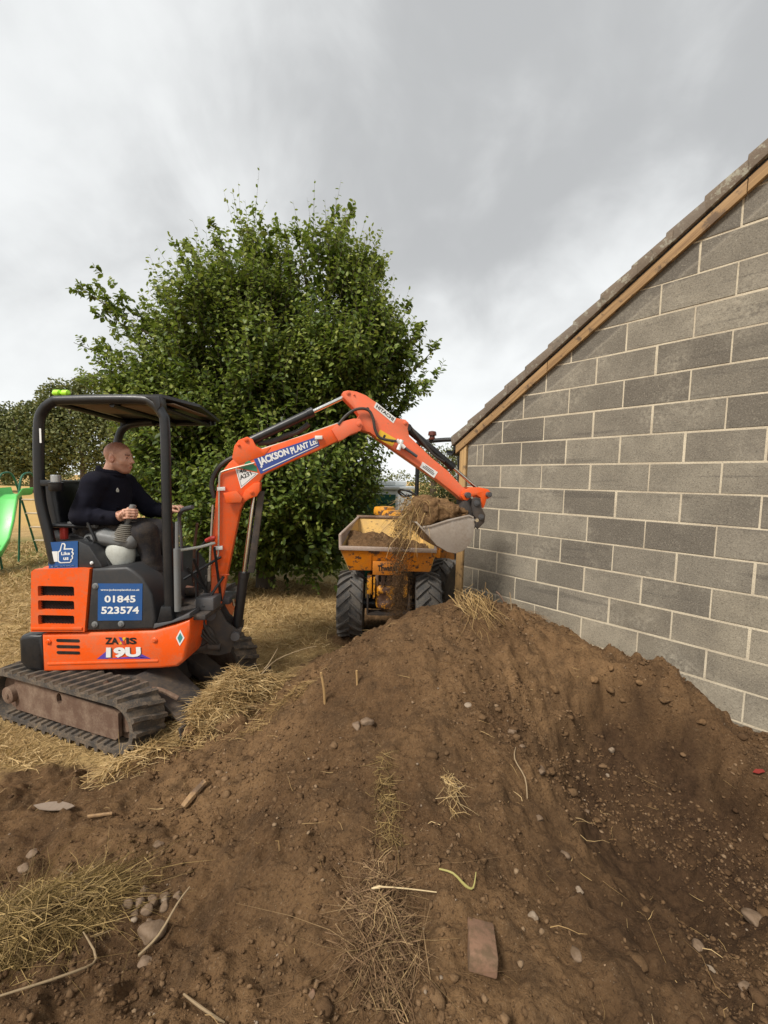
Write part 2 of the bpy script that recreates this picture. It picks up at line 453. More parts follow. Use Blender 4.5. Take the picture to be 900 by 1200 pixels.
def plate_holes(outer, holes, f, w0, w1):
    loops = [outer] + holes
    flat_ = [p for l in loops for p in l]
    tris = tessellate_polygon([[Vector((p[0], p[1], 0)) for p in l] for l in loops])
    n = len(flat_)
    V = [f(u, v, w0) for u, v in flat_] + [f(u, v, w1) for u, v in flat_]
    F = [tuple(t) for t in tris] + [tuple(i + n for i in t[::-1]) for t in tris]
    k = 0
    for l in loops:
        m = len(l)
        for i in range(m):
            j = (i + 1) % m; F.append((k + i, k + j, n + k + j, n + k + i))
        k += m
    return V, F
def rrect(x0, z0, x1, z1, r, n=4):
    out = []
    for cx, cz, a0 in ((x1 - r, z1 - r, 0), (x0 + r, z1 - r, 90), (x0 + r, z0 + r, 180), (x1 - r, z0 + r, 270)):
        for k in range(n + 1):
            a = R(a0 + 90 * k / n); out.append((cx + r * math.cos(a), cz + r * math.sin(a)))
    return out
def lathe(profile, origin, axis, n=28, close=False):
    """profile: (distance along the axis, radius)"""
    ax = Vector(axis).normalized(); o = Vector(origin); e = ax.orthogonal().normalized(); g = ax.cross(e)
    V = []; F = []
    for d, r in profile:
        for k in range(n):
            a = 2 * math.pi * k / n
            V.append(o + ax * d + (e * math.cos(a) + g * math.sin(a)) * r)
    m = len(profile)
    for i in range(m if close else m - 1):
        j = (i + 1) % m
        for k in range(n): F.append((i * n + k, i * n + (k + 1) % n, j * n + (k + 1) % n, j * n + k))
    if not close:
        F.append(tuple(range(n))[::-1]); F.append(tuple(range((m - 1) * n, m * n)))
    return V, F
def fast(name, verts, quads, mat, tint=None, smooth=False, parent=None, at=None, extra=None):
    verts = np.ascontiguousarray(verts, dtype=np.float32).reshape(-1, 3)
    quads = np.ascontiguousarray(quads, dtype=np.int32); k = quads.shape[1]
    me = bpy.data.meshes.new(name)
    me.vertices.add(len(verts)); me.vertices.foreach_set('co', verts.ravel())
    me.loops.add(quads.size); me.loops.foreach_set('vertex_index', quads.ravel())
    me.polygons.add(len(quads)); me.polygons.foreach_set('loop_start', np.arange(0, quads.size, k, dtype=np.int32))
    me.update(calc_edges=True); me.validate()
    for nm, arr in ([('tint', tint)] if tint is not None else []) + (extra or []):
        a = me.attributes.new(nm, 'FLOAT', 'POINT'); a.data.foreach_set('value', np.ascontiguousarray(arr, dtype=np.float32))
    me.materials.append(mat)
    if smooth: me.polygons.foreach_set('use_smooth', np.ones(len(me.polygons), dtype=bool))
    return link(name, me, parent, at)
FONT = None
def text(name, s, corners, out, mat, parent, bold=0., shear=0.):
    """lettering stretched into the quad corners (lower left, lower right, upper right, upper left), lifted along out"""
    cu = bpy.data.curves.new(name, 'FONT'); cu.body = s; cu.offset = bold; cu.shear = shear; cu.resolution_u = 3
    cu.extrude = 0.0
    to = bpy.data.objects.new(name, cu); COL.objects.link(to)
    dg = bpy.context.evaluated_depsgraph_get()
    me = bpy.data.meshes.new_from_object(to.evaluated_get(dg))
    bpy.data.objects.remove(to); bpy.data.curves.remove(cu)
    co = np.array([v.co[:] for v in me.vertices]); lo, hi = co.min(0), co.max(0)
    c = [Vector(q) + Vector(out) for q in corners]
    for v in me.vertices:
        u = (v.co.x - lo[0]) / (hi[0] - lo[0]); w = (v.co.y - lo[1]) / (hi[1] - lo[1])
        v.co = (c[0] * (1 - u) + c[1] * u) * (1 - w) + (c[3] * (1 - u) + c[2] * u) * w
    me.materials.clear(); me.materials.append(mat); me.update()
    return link(name, me, parent)
def quadplate(corners, out, th=.002):
    c = [Vector(q) for q in corners]; o = Vector(out).normalized()
    V = c + [q + o * th for q in c]
    return V, [(0, 1, 2, 3), (4, 5, 6, 7), (0, 1, 5, 4), (1, 2, 6, 5), (2, 3, 7, 6), (3, 0, 4, 7)]

class SDF:
    """smooth union of round cones and ellipsoids, meshed with OpenVDB"""
    def __init__(s, lo, hi, vox):
        s.lo = np.array(lo, float); s.vox = vox
        s.n = np.ceil((np.array(hi) - s.lo) / vox).astype(int) + 1
        s.g = np.full(s.n, 0.2, np.float32)
    def _sub(s, lo, hi, pad):
        a = np.clip(np.floor((np.minimum(lo, hi) - pad - s.lo) / s.vox).astype(int), 0, s.n)
        b = np.clip(np.ceil((np.maximum(lo, hi) + pad - s.lo) / s.vox).astype(int) + 1, 0, s.n)
        sl = tuple(slice(i, j) for i, j in zip(a, b))
        ax = [s.lo[i] + np.arange(a[i], b[i]) * s.vox for i in range(3)]
        return sl, np.stack(np.meshgrid(*ax, indexing='ij'), -1)
    def _in(s, sl, d, k, cut=False):
        g = s.g[sl]
        if cut:
            d = -d; h = np.clip(.5 - .5 * (d - g) / k, 0, 1); s.g[sl] = d * (1 - h) + g * h + k * h * (1 - h)
        else:
            h = np.clip(.5 + .5 * (g - d) / k, 0, 1); s.g[sl] = g * (1 - h) + d * h - k * h * (1 - h)
    def cone(s, a, b, r1, r2=None, k=.02):
        a = np.array(a, float); b = np.array(b, float); r2 = r1 if r2 is None else r2
        sl, P = s._sub(a, b, max(r1, r2) + .05)
        if P.size == 0: return s
        ba = b - a; h = np.clip(((P - a) @ ba) / max(ba @ ba, 1e-9), 0, 1)
        d = np.linalg.norm(P - a - h[..., None] * ba, axis=-1) - (r1 + (r2 - r1) * h)
        s._in(sl, d, k); return s
    def chain(s, pts, rs, k=.02):
        for i in range(len(pts) - 1): s.cone(pts[i], pts[i + 1], rs[i], rs[i + 1], k)
        return s
    def ell(s, c, r, k=.02, rot=None, cut=False):
        c = np.array(c, float); r = np.array(r, float)
        sl, P = s._sub(c, c, r.max() + .05)
        if P.size == 0: return s
        q = P - c
        if rot is not None: q = q @ np.array(rot)
        k0 = np.linalg.norm(q / r, axis=-1); k1 = np.linalg.norm(q / (r * r), axis=-1) + 1e-9
        s._in(sl, k0 * (k0 - 1) / k1, k, cut); return s
    def rbox(s, c, hs, r, k=.01, rot=None):
        c = np.array(c, float); hs = np.array(hs, float)
        sl, P = s._sub(c, c, np.linalg.norm(hs) + .05)
        q = P - c
        if rot is not None: q = q @ np.array(rot)
        q = np.abs(q) - hs + r
        d = np.linalg.norm(np.maximum(q, 0), axis=-1) + np.minimum(q.max(-1), 0) - r
        s._in(sl, d, k); return s
    def noise(s, amp, scale, seed=0):
        ax = [(s.lo[i] + np.arange(s.n[i]) * s.vox) * scale for i in range(3)]
        X, Y, Z = np.meshgrid(*ax, indexing='ij')
        v = vnoise(X, Y + 7.1, seed) + vnoise(Y, Z + 3.3, seed + 1) + vnoise(Z, X + 5.7, seed + 2)
        s.g += (amp * (v / 1.5 - 1)).astype(np.float32); return s
    def mesh(s):
        gr = openvdb.FloatGrid(0.2); gr.copyFromArray(np.ascontiguousarray(s.g))
        gr.transform = openvdb.createLinearTransform(s.vox)
        p, q = gr.convertToQuads(0.0)
        p = np.array(p, dtype=float) + s.lo
        q = np.array(q)
        a, b, c, d = (p[q[:, i]] for i in range(4))
        vol = np.einsum('ij,ij->i', a, np.cross(b, c)).sum() + np.einsum('ij,ij->i', a, np.cross(c, d)).sum()
        if vol < 0: q = q[:, ::-1]
        return p, q
def rotY(a):
    c, s_ = math.cos(a), math.sin(a); return np.array([[c, 0, s_], [0, 1, 0], [-s_, 0, c]])

# ------------------------------------------------------------------ TERRAIN
#TERRAIN0
_tab = np.random.default_rng(5).random((16, 256, 256)).astype(np.float32)
def vnoise(x, y, seed=0):
    xi = np.floor(x).astype(int); yi = np.floor(y).astype(int); fx = x - xi; fy = y - yi
    fx = fx * fx * (3 - 2 * fx); fy = fy * fy * (3 - 2 * fy); t = _tab[seed % 16]
    a = t[xi & 255, yi & 255]; b = t[(xi + 1) & 255, yi & 255]; c = t[xi & 255, (yi + 1) & 255]; d = t[(xi + 1) & 255, (yi + 1) & 255]
    return (a * (1 - fx) + b * fx) * (1 - fy) + (c * (1 - fx) + d * fx) * fy
def fbm(x, y, f, octv, seed=0, gain=.5):
    s = 0; a = 1; tot = 0
    for o in range(octv):
        s = s + a * vnoise(x * f + 17.3 * o, y * f + 9.1 * o, seed + o); tot += a; a *= gain; f *= 2.03
    return s / tot
CTRL = np.array([
 (-3.2,2.2,0),(-2.6,2.7,0),(-3.2,3.4,0),(-2.3,3.4,0),(-1.72,2.55,0.0),(-1.7,3.4,0),(-1.25,2.78,.08),(-1.08,3.12,.11),(-.92,3.45,.10),(-1.42,2.6,.07),(-3,4.8,0),(-1.6,4.6,0),(-.9,4.4,.02),(-.36,4.7,.05),(.1,4.72,.05),(.45,4.75,.08),(-1.5,5.8,0),(-.5,5.8,0),(.5,5.8,.03),(1.0,5.6,.05),(-3,6.2,0),(1.6,6.2,0),
 (-2.2,2.25,.03),(-1.75,2.2,.05),(-2.2,1.4,.08),(-2.2,.6,.12),(-1.5,2.0,.07),(-1.2,1.42,.17),(-1.1,1.05,.22),(-.92,1.52,.10),(-.72,1.55,.08),(-.75,1.75,.10),(-.5,1.15,.23),(-1.2,1.8,.09),
 (.03,1.07,.28),(0,.2,.3),(.02,1.34,.29),(.06,1.7,.33),(.12,2.2,.43),(.22,2.7,.56),(.4,3.2,.72),(.62,3.5,.785),(.42,3.58,.74),(.25,3.6,.69),(.06,3.62,.60),(-.2,3.6,.46),(-.45,3.55,.30),(-.7,3.5,.17),(-.95,3.4,.08),
 (.8,3.6,.78),(1.0,3.65,.74),(.6,4.05,.58),(.3,4.15,.32),(-.1,4.15,.15),(-.5,4.1,.06),(.85,4.35,.50),
 (.94,4.6,.46),(1.05,4.47,.47),(1.2,4.3,.52),(1.33,4.15,.56),(1.56,3.87,.555),(1.70,3.71,.555),(1.79,3.60,.50),(1.96,3.40,.45),(2.07,3.28,.47),(2.17,3.16,.45),(2.38,2.91,.31),(2.51,2.76,.22),(2.60,2.66,.21),(3.0,2.2,.17),(3.6,1.5,.15),(2.0,4.6,.5),(3,3.4,.3),
 (1.45,3.55,.58),(1.65,3.35,.52),(1.87,3.08,.45),(2.05,2.83,.37),(2.2,2.62,.27),(2.32,2.42,.22),(2.4,2.2,.18),
 (1.05,3.2,.58),(1.0,2.75,.32),(1.2,2.75,.17),(1.42,2.7,.02),(1.62,2.55,-.07),(1.85,2.62,.04),(1.9,2.4,-.03),(1.76,2.90,.15),(1.93,2.68,.06),(2.06,2.42,.03),(1.5,2.95,.26),(1.42,3.2,.44),(.75,2.4,.33),(1.0,2.2,.09),(1.42,2.13,-.10),(1.8,2.0,-.07),(2.15,2.1,.05),(.7,1.8,.20),(1.1,1.6,.04),(1.6,1.5,.0),(.5,1.25,.25),(.9,1.05,.20),(1.5,1.0,.14),(2.2,1.2,.12),(1.5,.4,.2),(-.8,.4,.28),
 (-.2,2.7,.42),(-.55,2.75,.27),(-.85,2.75,.13),(-.25,2.2,.33),(-.6,2.15,.20),(-.95,2.2,.07),(-.35,1.7,.26),(-.55,1.65,.16)], float)
def _tps(r2): return np.where(r2 > 1e-12, r2 * np.log(np.maximum(r2, 1e-12)), 0)
_K = len(CTRL)
_A = np.zeros((_K + 3, _K + 3)); _d = CTRL[:, None, :2] - CTRL[None, :, :2]
_A[:_K, :_K] = _tps((_d ** 2).sum(-1)) + np.eye(_K) * .002
_A[:_K, _K] = 1; _A[:_K, _K + 1:] = CTRL[:, :2]; _A[_K, :_K] = 1; _A[_K + 1:, :_K] = CTRL[:, :2].T
_w = np.linalg.solve(_A, np.r_[CTRL[:, 2], 0, 0, 0])
SOILPOLY = np.array([(-5, 1.9), (-2.6, 2.32), (-2.17, 2.38), (-1.76, 2.6), (-1.42, 2.80), (-1.05, 3.25), (-.8, 3.75), (-.55, 4.35), (-.52, 4.75), (-.35, 5.7), (.5, 6.6), (2.2, 6.8), (6, 5), (6, -3), (-5, -3)])
def polydist(x, y, P):
    d = np.full(x.shape, 1e9); ins = np.zeros(x.shape, bool)
    for i in range(len(P)):
        a, b = P[i], P[(i + 1) % len(P)]; e = b - a
        t = np.clip(((x - a[0]) * e[0] + (y - a[1]) * e[1]) / (e @ e), 0, 1)
        d = np.minimum(d, np.hypot(x - a[0] - t * e[0], y - a[1] - t * e[1]))
        c = ((a[1] > y) != (b[1] > y)) & (x < e[0] * (y - a[1]) / (e[1] if e[1] else 1e-9) + a[0])
        ins ^= c
    return np.where(ins, d, -d)
def soil_mask(x, y):
    d = polydist(x, y, SOILPOLY) + (fbm(x, y, 2.6, 4, 2) - .5) * .8
    return np.clip(.5 + d / .16, 0, 1)
def base_z(x, y):
    xc = np.clip(x, -3.2, 3.6); yc = np.clip(y, .2, 6.2); z = _w[_K] + _w[_K + 1] * xc + _w[_K + 2] * yc
    for i in range(_K): z = z + _w[i] * _tps((xc - CTRL[i, 0]) ** 2 + (yc - CTRL[i, 1]) ** 2)
    out = np.hypot(x - xc, y - yc)
    return z * np.clip(1 - out / 2.5, 0, 1)
SCARP = np.array([(1.05, 2.1), (1.2, 2.7), (1.42, 3.0), (1.68, 3.12), (1.90, 2.95), (2.10, 2.68), (2.24, 2.32), (2.32, 1.75), (1.7, 1.2), (1.1, 1.45)])
def ground_z(x, y, sm=None):
    x = np.asarray(x, float); y = np.asarray(y, float)
    if sm is None: sm = soil_mask(x, y)
    z = base_z(x, y)
    near = np.clip(1 - (np.hypot(x, y - 2.5) - 5) / 3, 0, 1)
    r1 = fbm(x, y, 3.1, 3, 0) - .5
    r2 = np.abs(fbm(x, y, 7.5, 3, 4) - .5) * 2
    r3 = fbm(x, y, 24, 3, 8, .6) - .5
    lump = np.clip(fbm(x, y, 13, 2, 11) - .55, 0, 1)
    z = z + near * (.02 * r1 + sm * (.08 * r1 - .05 * r2 + .042 * r3 + .022 * (fbm(x, y, 42, 2, 14) - .5) + .16 * lump * np.clip(fbm(x, y, 1.7, 2, 12) * 2.2 - .7, 0, 1)) + (1 - sm) * .02 * r3)
    sd = polydist(x, y, SCARP) + (fbm(x, y, 5, 4, 6) - .5) * .22
    st = np.clip(sd / .09 + .2, 0, 1); st = st * st * (3 - 2 * st)
    z = z - .20 * st * np.clip((x - 1.0) / .55, 0, 1) * np.clip((y - 1.35) / .6, 0, 1)
    z = z + near * sm * .10 * np.clip(fbm(x, y, 8.5, 2, 10) - .52, 0, 1) * np.clip((x - .45) / .4, 0, 1) * 2
    z = z - .62 * np.exp(-((x - .2) ** 2 + (y - 9.4) ** 2) / 1.6)
    return z
#TERRAIN1
def gz(x, y): return float(ground_z(np.array([x]), np.array([y]))[0])
def lines(lo, hi, c0, c1, step0, step1, grow=1.35):
    mid = [c0]; 
    while mid[-1] < c1: mid.append(mid[-1] + step0 + (step1 - step0) * (mid[-1] - c0) / (c1 - c0))
    a, s = [], step0
    x = c0
    while x > lo: s *= grow; x -= s; a.append(x)
    b, s = [], step1
    x = mid[-1]
    while x < hi: s *= grow; x += s; b.append(x)
    return np.array(a[::-1] + mid + b)
gx = lines(-420, 420, -3.3, 2.75, .0145, .0145)
gy = lines(-60, 900, .85, 5.3, .0085, .021)
GX, GY = np.meshgrid(gx, gy, indexing='xy')
SM = soil_mask(GX, GY)
GZ = ground_z(GX, GY, SM)
ny, nx = GX.shape
idx = np.arange(nx * ny).reshape(ny, nx)
gq = np.stack([idx[:-1, :-1], idx[:-1, 1:], idx[1:, 1:], idx[1:, :-1]], -1).reshape(-1, 4)
g_green = np.clip((GY - 6.3) / 1.2, 0, 1) * np.clip((13 - GY) / 2, 0, 1) * np.clip(.35 + (fbm(GX, GY, .8, 3, 3) - .5) * 3, 0, 1)
g_green = np.maximum(g_green, np.clip(1 - np.abs(GY - 9.2) / 1.3, 0, 1) * .9)
g_field = np.clip((GY - 13.5) / 1.0, 0, 1)
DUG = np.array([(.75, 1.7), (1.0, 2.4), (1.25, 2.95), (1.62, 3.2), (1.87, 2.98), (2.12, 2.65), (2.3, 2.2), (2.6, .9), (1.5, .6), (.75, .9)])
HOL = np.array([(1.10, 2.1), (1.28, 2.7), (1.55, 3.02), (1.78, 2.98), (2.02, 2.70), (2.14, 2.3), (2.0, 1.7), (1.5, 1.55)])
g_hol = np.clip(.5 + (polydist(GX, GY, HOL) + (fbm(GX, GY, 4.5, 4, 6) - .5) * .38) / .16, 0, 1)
g_dark = np.clip(.5 + (polydist(GX, GY, DUG) + (fbm(GX, GY, 3.5, 4, 5) - .5) * .5) / .3, 0, 1) * np.clip(.05 + .9 * fbm(GX, GY, 4, 3, 9), 0, 1)  # patchy mask of darker soil over the dug side, strongest in the hollow
g_dark = np.maximum(g_dark, g_hol * (.75 + .35 * (fbm(GX, GY, 9, 3, 1) - .3)))
ground = fast('ground', np.stack([GX, GY, GZ], -1), gq, m_ground, smooth=True, extra=[('soil', SM.ravel()), ('darker', g_dark.ravel()), ('green', g_green.ravel()), ('field', g_field.ravel())])
ground['kind'] = 'structure'

# ------------------------------------------------------------------ BLOCK BUILDING
WTH = -0.863083730
WD = Vector((math.cos(WTH), math.sin(WTH), 0)); WN = Vector((math.sin(WTH), -math.cos(WTH), 0))
W0 = Vector((1.33705, 4.13359, 0)); WZ = 2.03328
ZUP = Vector((0, 0, 1))
def WF(s, z, w=0.): return W0 + WD * s + ZUP * z + WN * w
SL = .68; S_END = 4.3
def low(s): return 2.675 + SL * s
bld = thing('block_building', 'grey concrete block building gable with timber barge boards and stepped roof tiles', 'building', WF(-.65, 0))
core = [(-.652, -.3), (S_END, -.3), (S_END, low(S_END) + .1), (-.652, low(-.652) + .1)]
gable = mk('gable_wall', prism(core, WF, -.0025, -.11), m_mortar, bld, smooth=0)
corner = WF(-.652, 0)
e0 = WF(-.652, 0, -.112); e1 = WF(-.652, 0, -6)
mk('eave_wall', (lambda a, b: ([a - ZUP * .3, b - ZUP * .3, b + ZUP * 2.2, a + ZUP * 2.2, a - ZUP * .3 + WD * .1, b - ZUP * .3 + WD * .1, b + ZUP * 2.2 + WD * .1, a + ZUP * 2.2 + WD * .1],
    [(0, 1, 2, 3), (7, 6, 5, 4), (0, 4, 5, 1), (1, 5, 6, 2), (2, 6, 7, 3), (3, 7, 4, 0)]))(e0, e1), m_mortar, bld, smooth=0)
def block_geo(L, Hh):
    c, d = .003, .05
    V = [(c, -.0, c), (L - c, 0, c), (L - c, 0, Hh - c), (c, 0, Hh - c), (0, c, 0), (L, c, 0), (L, c, Hh), (0, c, Hh), (0, d, 0), (L, d, 0), (L, d, Hh), (0, d, Hh)]
    F = [(0, 1, 2, 3)]
    for a in (0, 4):
        for i in range(4): j = (i + 1) % 4; F.append((a + i, a + 4 + i, a + 4 + j, a + j))
    return V, F
def clip_line(poly):
    out = []
    g = lambda p: low(p[0]) + .09 - p[1]
    for i in range(len(poly)):
        a, b = poly[i], poly[(i + 1) % len(poly)]; ga, gb = g(a), g(b)
        if ga >= 0: out.append(a)
        if ga * gb < 0: t = ga / (ga - gb); out.append((a[0] + (b[0] - a[0]) * t, a[1] + (b[1] - a[1]) * t))
    return out
BL, CH, HJ = .44967, .225, .0062
_mesh_cache = {}
for row in range(-10, 16):
    z0 = WZ + row * CH + HJ; z1 = WZ + (row + 1) * CH - HJ
    js = [-.66]
    js += [-.532, -.452] if row % 2 == 0 else []
    m = 0
    while True:
        s = (BL * m if row % 2 == 0 else -BL / 2 + BL * m)
        if s > S_END + .3: break
        js.append(s + rnd.uniform(-.003, .003)); m += 1
    for a, b in zip(js[:-1], js[1:]):
        a += HJ; b -= HJ
        if b - a < .03 or z1 < .05: continue
        dz = rnd.uniform(-.0015, .0015); dw = rnd.uniform(-.001, .002)
        poly = [(a, z0 + dz), (b, z0 + dz), (b, z1 + dz), (a, z1 + dz)]
        cl_ = clip_line(poly)
        if len(cl_) < 3: continue
        if cl_ == poly:
            mb_ = m_paleblock if (row <= -6 and rnd.random() < .75) or (row == -5 and a > .3 and rnd.random() < .4) else m_block
            key = (round(b - a, 2), mb_.name); L = key[0]
            if key not in _mesh_cache:
                me = bpy.data.meshes.new('block'); V, F = block_geo(L, z1 - z0)
                me.from_pydata(V, [], F); finish(me, mb_, 0); _mesh_cache[key] = me
            o = bpy.data.objects.new('block', _mesh_cache[key]); COL.objects.link(o); o.parent = gable
            o.location = WF(a, z0 + dz, dw) - WO[bld.name]; o.rotation_euler = (0, 0, WTH)
        else:
            c = Vector((sum(p[0] for p in cl_) / len(cl_), 0, sum(p[1] for p in cl_) / len(cl_)))
            mk('block', prism(cl_, WF, dw, -.05), m_block, gable, at=WF(c.x, c.z), smooth=0)
# barge boards, corner post, undercloak
for a, b in ((-.80, .247), (.251, 1.592), (1.596, 3.1), (3.104, S_END)):
    mk('barge_board', prism([(a, low(a) + .040), (b, low(b) + .040), (b, low(b) + .131), (a, low(a) + .131)], WF, .004, .036 + rnd.uniform(0, .003), .003), m_timber, bld, at=WF(a, low(a)))
mk('undercloak_shadow', prism([(-.81, low(-.81) + .133), (S_END, low(S_END) + .133), (S_END, low(S_END) + .150), (-.81, low(-.81) + .150)], WF, -.3, .030), m_ink, bld)  # undercloak strip painted black as the shadow gap between boards and tiles
mk('corner_post', prism([(-.752, -.1), (-.662, -.1), (-.662, low(-.662) + .036), (-.752, low(-.752) + .036)], WF, -.06, .022, .004), m_postwood, bld)
# verge tiles and the roof behind them
roof = mk('roof', prism([(-.84, low(-.84) + .17), (S_END, low(S_END) + .17), (S_END, low(S_END) + .24), (-.84, low(-.84) + .23)], WF, -.30, -6.2), m_tile, bld, smooth=0)
st = .222
k = 0
s = -.842
while s < S_END:
    j = rnd.uniform(-.004, .004); e = s + .26
    po = [(s, low(s) + .153), (e, low(e) + .153), (e, low(e) + .236), (s - .010, low(s) + .260 + j), (s - .012, low(s) + .23)]
    mk('roof_tile', prism(po, WF, .066 + rnd.uniform(-.006, .006), -.29, .006), m_tile, roof, at=WF(s, low(s) + .2))
    s += st
# gutter at the eave
gp = WF(-.87, low(-.87) + .13, .05); gpe = WF(-.87, low(-.87) + .13, -6)
prof = [(math.cos(a) * .062, math.sin(a) * .062) for a in [R(180 + 180 * i / 8) for i in range(9)]]
prof += [(x * .92, z * .92) for x, z in prof[::-1]]
gut = mk('gutter', prism(prof, lambda u, v, w: gp + WD * u + ZUP * v - WN * w, 0, 6), m_black, bld)
mk('gutter_bracket', comb(prism([(.0, -.02), (.085, -.02), (.085, .09), (.0, .09)], lambda u, v, w: gp + WD * u + ZUP * v - WN * w, .05, .09)), m_black, bld)

# ------------------------------------------------------------------ MINI EXCAVATOR
UC = Vector((-2.047, 3.3865, 0))
ex = thing('mini_excavator', 'orange mini excavator with black canopy, digging arm reaching over the dumper', 'excavator', UC)
TD = Vector((.944, -.331, 0)).normalized(); TN = Vector((TD.y, -TD.x, 0))     # along the tracks; outwards, towards the near side
def TF(l, z, n): return UC + TD * l + ZUP * z + TN * n
def stadium(r, half, zc, n=14):
    out = []
    for k in range(n + 1): a = R(-90 + 180 * k / n); out.append((half + r * math.cos(a), zc + r * math.sin(a)))
    for k in range(n + 1): a = R(90 + 180 * k / n); out.append((-half + r * math.cos(a), zc + r * math.sin(a)))
    return out
HALF = .55
lug_me = None
def make_track(sgn):
    nc = sgn * .515
    f = lambda u, v, w: TF(u, v, w)
    o_, i_ = stadium(.178, HALF, .2), stadium(.148, HALF, .2)
    m = len(o_); w0, w1 = nc - .125, nc + .125
    V = [f(u, v, w0) for u, v in o_] + [f(u, v, w1) for u, v in o_] + [f(u, v, w0) for u, v in i_] + [f(u, v, w1) for u, v in i_]
    F = []
    for i in range(m):
        j = (i + 1) % m
        F += [(i, j, m + j, m + i), (2 * m + i, 3 * m + i, 3 * m + j, 2 * m + j), (i, 2 * m + i, 2 * m + j, j), (m + i, m + j, 3 * m + j, 3 * m + i)]
    tr = mk('track', (V, F), m_track, ex, at=TF(0, .2, nc))
    global lug_me
    if lug_me is None:
        lug_me = bpy.data.meshes.new('track_lug')
        V, F = [], []
        for y, sk in ((-.062, -.018), (0, 0.), (.062, .022)):
            for x, z in ((-.022, -.004), (-.013, .026), (.013, .026), (.022, -.004)): V.append((x + sk, y, z))
        for a in (0, 4):
            for i in range(4): j = (i + 1) % 4; F.append((a + i, a + j, a + 4 + j, a + 4 + i))
        F += [(0, 3, 2, 1), (8, 9, 10, 11)]
        lug_me.from_pydata(V, [], F)
        bm = bmesh.new(); bm.from_mesh(lug_me); bmesh.ops.recalc_face_normals(bm, faces=bm.faces); bm.to_mesh(lug_me); bm.free()
        finish(lug_me, m_track, 0)
    P = 4 * HALF + 2 * math.pi * .178; cnt = 38
    for i in range(cnt):
        for side in (-1, 1):
            q = ((i + (.5 if side > 0 else 0)) / cnt * P) % P
            if q < 2 * HALF: c = (-HALF + q, .022, 180)
            elif q < 2 * HALF + math.pi * .178: a = (q - 2 * HALF) / .178; c = (HALF + .178 * math.sin(a), .2 - .178 * math.cos(a), 180 - math.degrees(a))
            elif q < 4 * HALF + math.pi * .178: c = (HALF - (q - 2 * HALF - math.pi * .178), .378, 0)
            else: a = (q - 4 * HALF - math.pi * .178) / .178; c = (-HALF - .178 * math.sin(a), .2 + .178 * math.cos(a), -math.degrees(a))
            th = R(c[2])
            zx = TD * math.sin(th) + ZUP * math.cos(th); xx = TD * math.cos(th) - ZUP * math.sin(th)
            yy = zx.cross(xx)
            if side < 0: xx2, yy2 = -xx, -yy
            else: xx2, yy2 = xx, yy
            o = bpy.data.objects.new('track_lug', lug_me); COL.objects.link(o); o.parent = tr
            loc = TF(c[0], c[1], nc + side * .062) - WO[tr.name]
            o.matrix_local = Matrix(((xx2.x, yy2.x, zx.x, loc.x), (xx2.y, yy2.y, zx.y, loc.y), (xx2.z, yy2.z, zx.z, loc.z), (0, 0, 0, 1)))
    # guide teeth on the inside of the lower run
    mk('belt_tooth', comb(*[prism([(l - .02, .05), (l + .02, .05), (l + .012, .066), (l - .012, .066)], f, nc - .12, nc + .12) for l in np.arange(-.55, .56, .062)]), m_track, tr, smooth=0)
    plate = [(-.50, .085), (.52, .085), (.55, .11), (.55, .275), (.52, .29), (-.47, .325), (-.50, .30)]
    hole = [(-.02 + .028 * math.cos(a) * 1.0, .262 + .042 * math.sin(a)) for a in [R(36 * i) for i in range(10)]]
    o0 = nc + sgn * .06; o1 = nc + sgn * .085
    fr = mk('track_frame', comb(plate_holes(plate, [hole], f, o0, o1), prism([(-.5, .09), (.5, .09), (.5, .3), (-.5, .3)], f, nc - .05, nc + .05)), m_rust, ex, smooth=0)
    mk('idler_wheel', comb(lathe([(-.05, .135), (-.04, .145), (.04, .145), (.05, .135)], TF(-HALF, .2, nc), TN, 24), lathe([(0, .062), (.118, .062), (.122, .056), (.122, .02), (.128, .02), (.128, .008)], TF(-HALF + .02, .2, nc), TN * sgn, 20)), m_rust, ex)
    mk('sprocket', comb(lathe([(-.03, .125), (.03, .125)], TF(HALF, .2, nc), TN, 24), lathe([(0, .075), (.045, .075), (.05, .01)], TF(HALF, .2, nc), TN * sgn, 20)), m_rust, ex)
    for l in (-.3, 0, .3):
        mk('track_roller', lathe([(-.07, .05), (.07, .05)], TF(l, .1, nc), TN, 14), m_rust, ex)
make_track(1); make_track(-1)
mk('undercarriage', comb(prism([(-.42, .16), (.42, .16), (.36, .36), (-.36, .36)], TF, -.40, .40, .02), cyl(TF(0, .3, 0), TF(0, .44, 0), .30, 28)), m_dirty, ex)
# blade with its two arms
mk('dozer_blade', prism([(.86, -.10), (.88, -.10), (.905, -.03), (.90, .07), (.885, .14), (.87, .14), (.885, .06), (.885, -.03)], TF, -.63, .42, .004), m_dirty, ex)
for n_ in (-.22, .22):
    mk('blade_arm', comb(prism([(.28, .34), (.40, .345), (.87, .11), (.87, .0), (.80, .02), (.30, .25)], TF, n_ - .07, n_ + .07, .01)), m_dirty, ex)
mk('blade_guard', prism([(.36, .372), (.42, .40), (.86, .135), (.86, .115)], TF, .06, .36, .004), m_dirty, ex)
mk('blade_hose', tube([TF(.30, .40, .5), TF(.36, .33, .48), TF(.5, .34, .46), TF(.62, .34, .36), TF(.75, .27, .3)], .017, 8, smooth_sub=6), m_rust, ex)

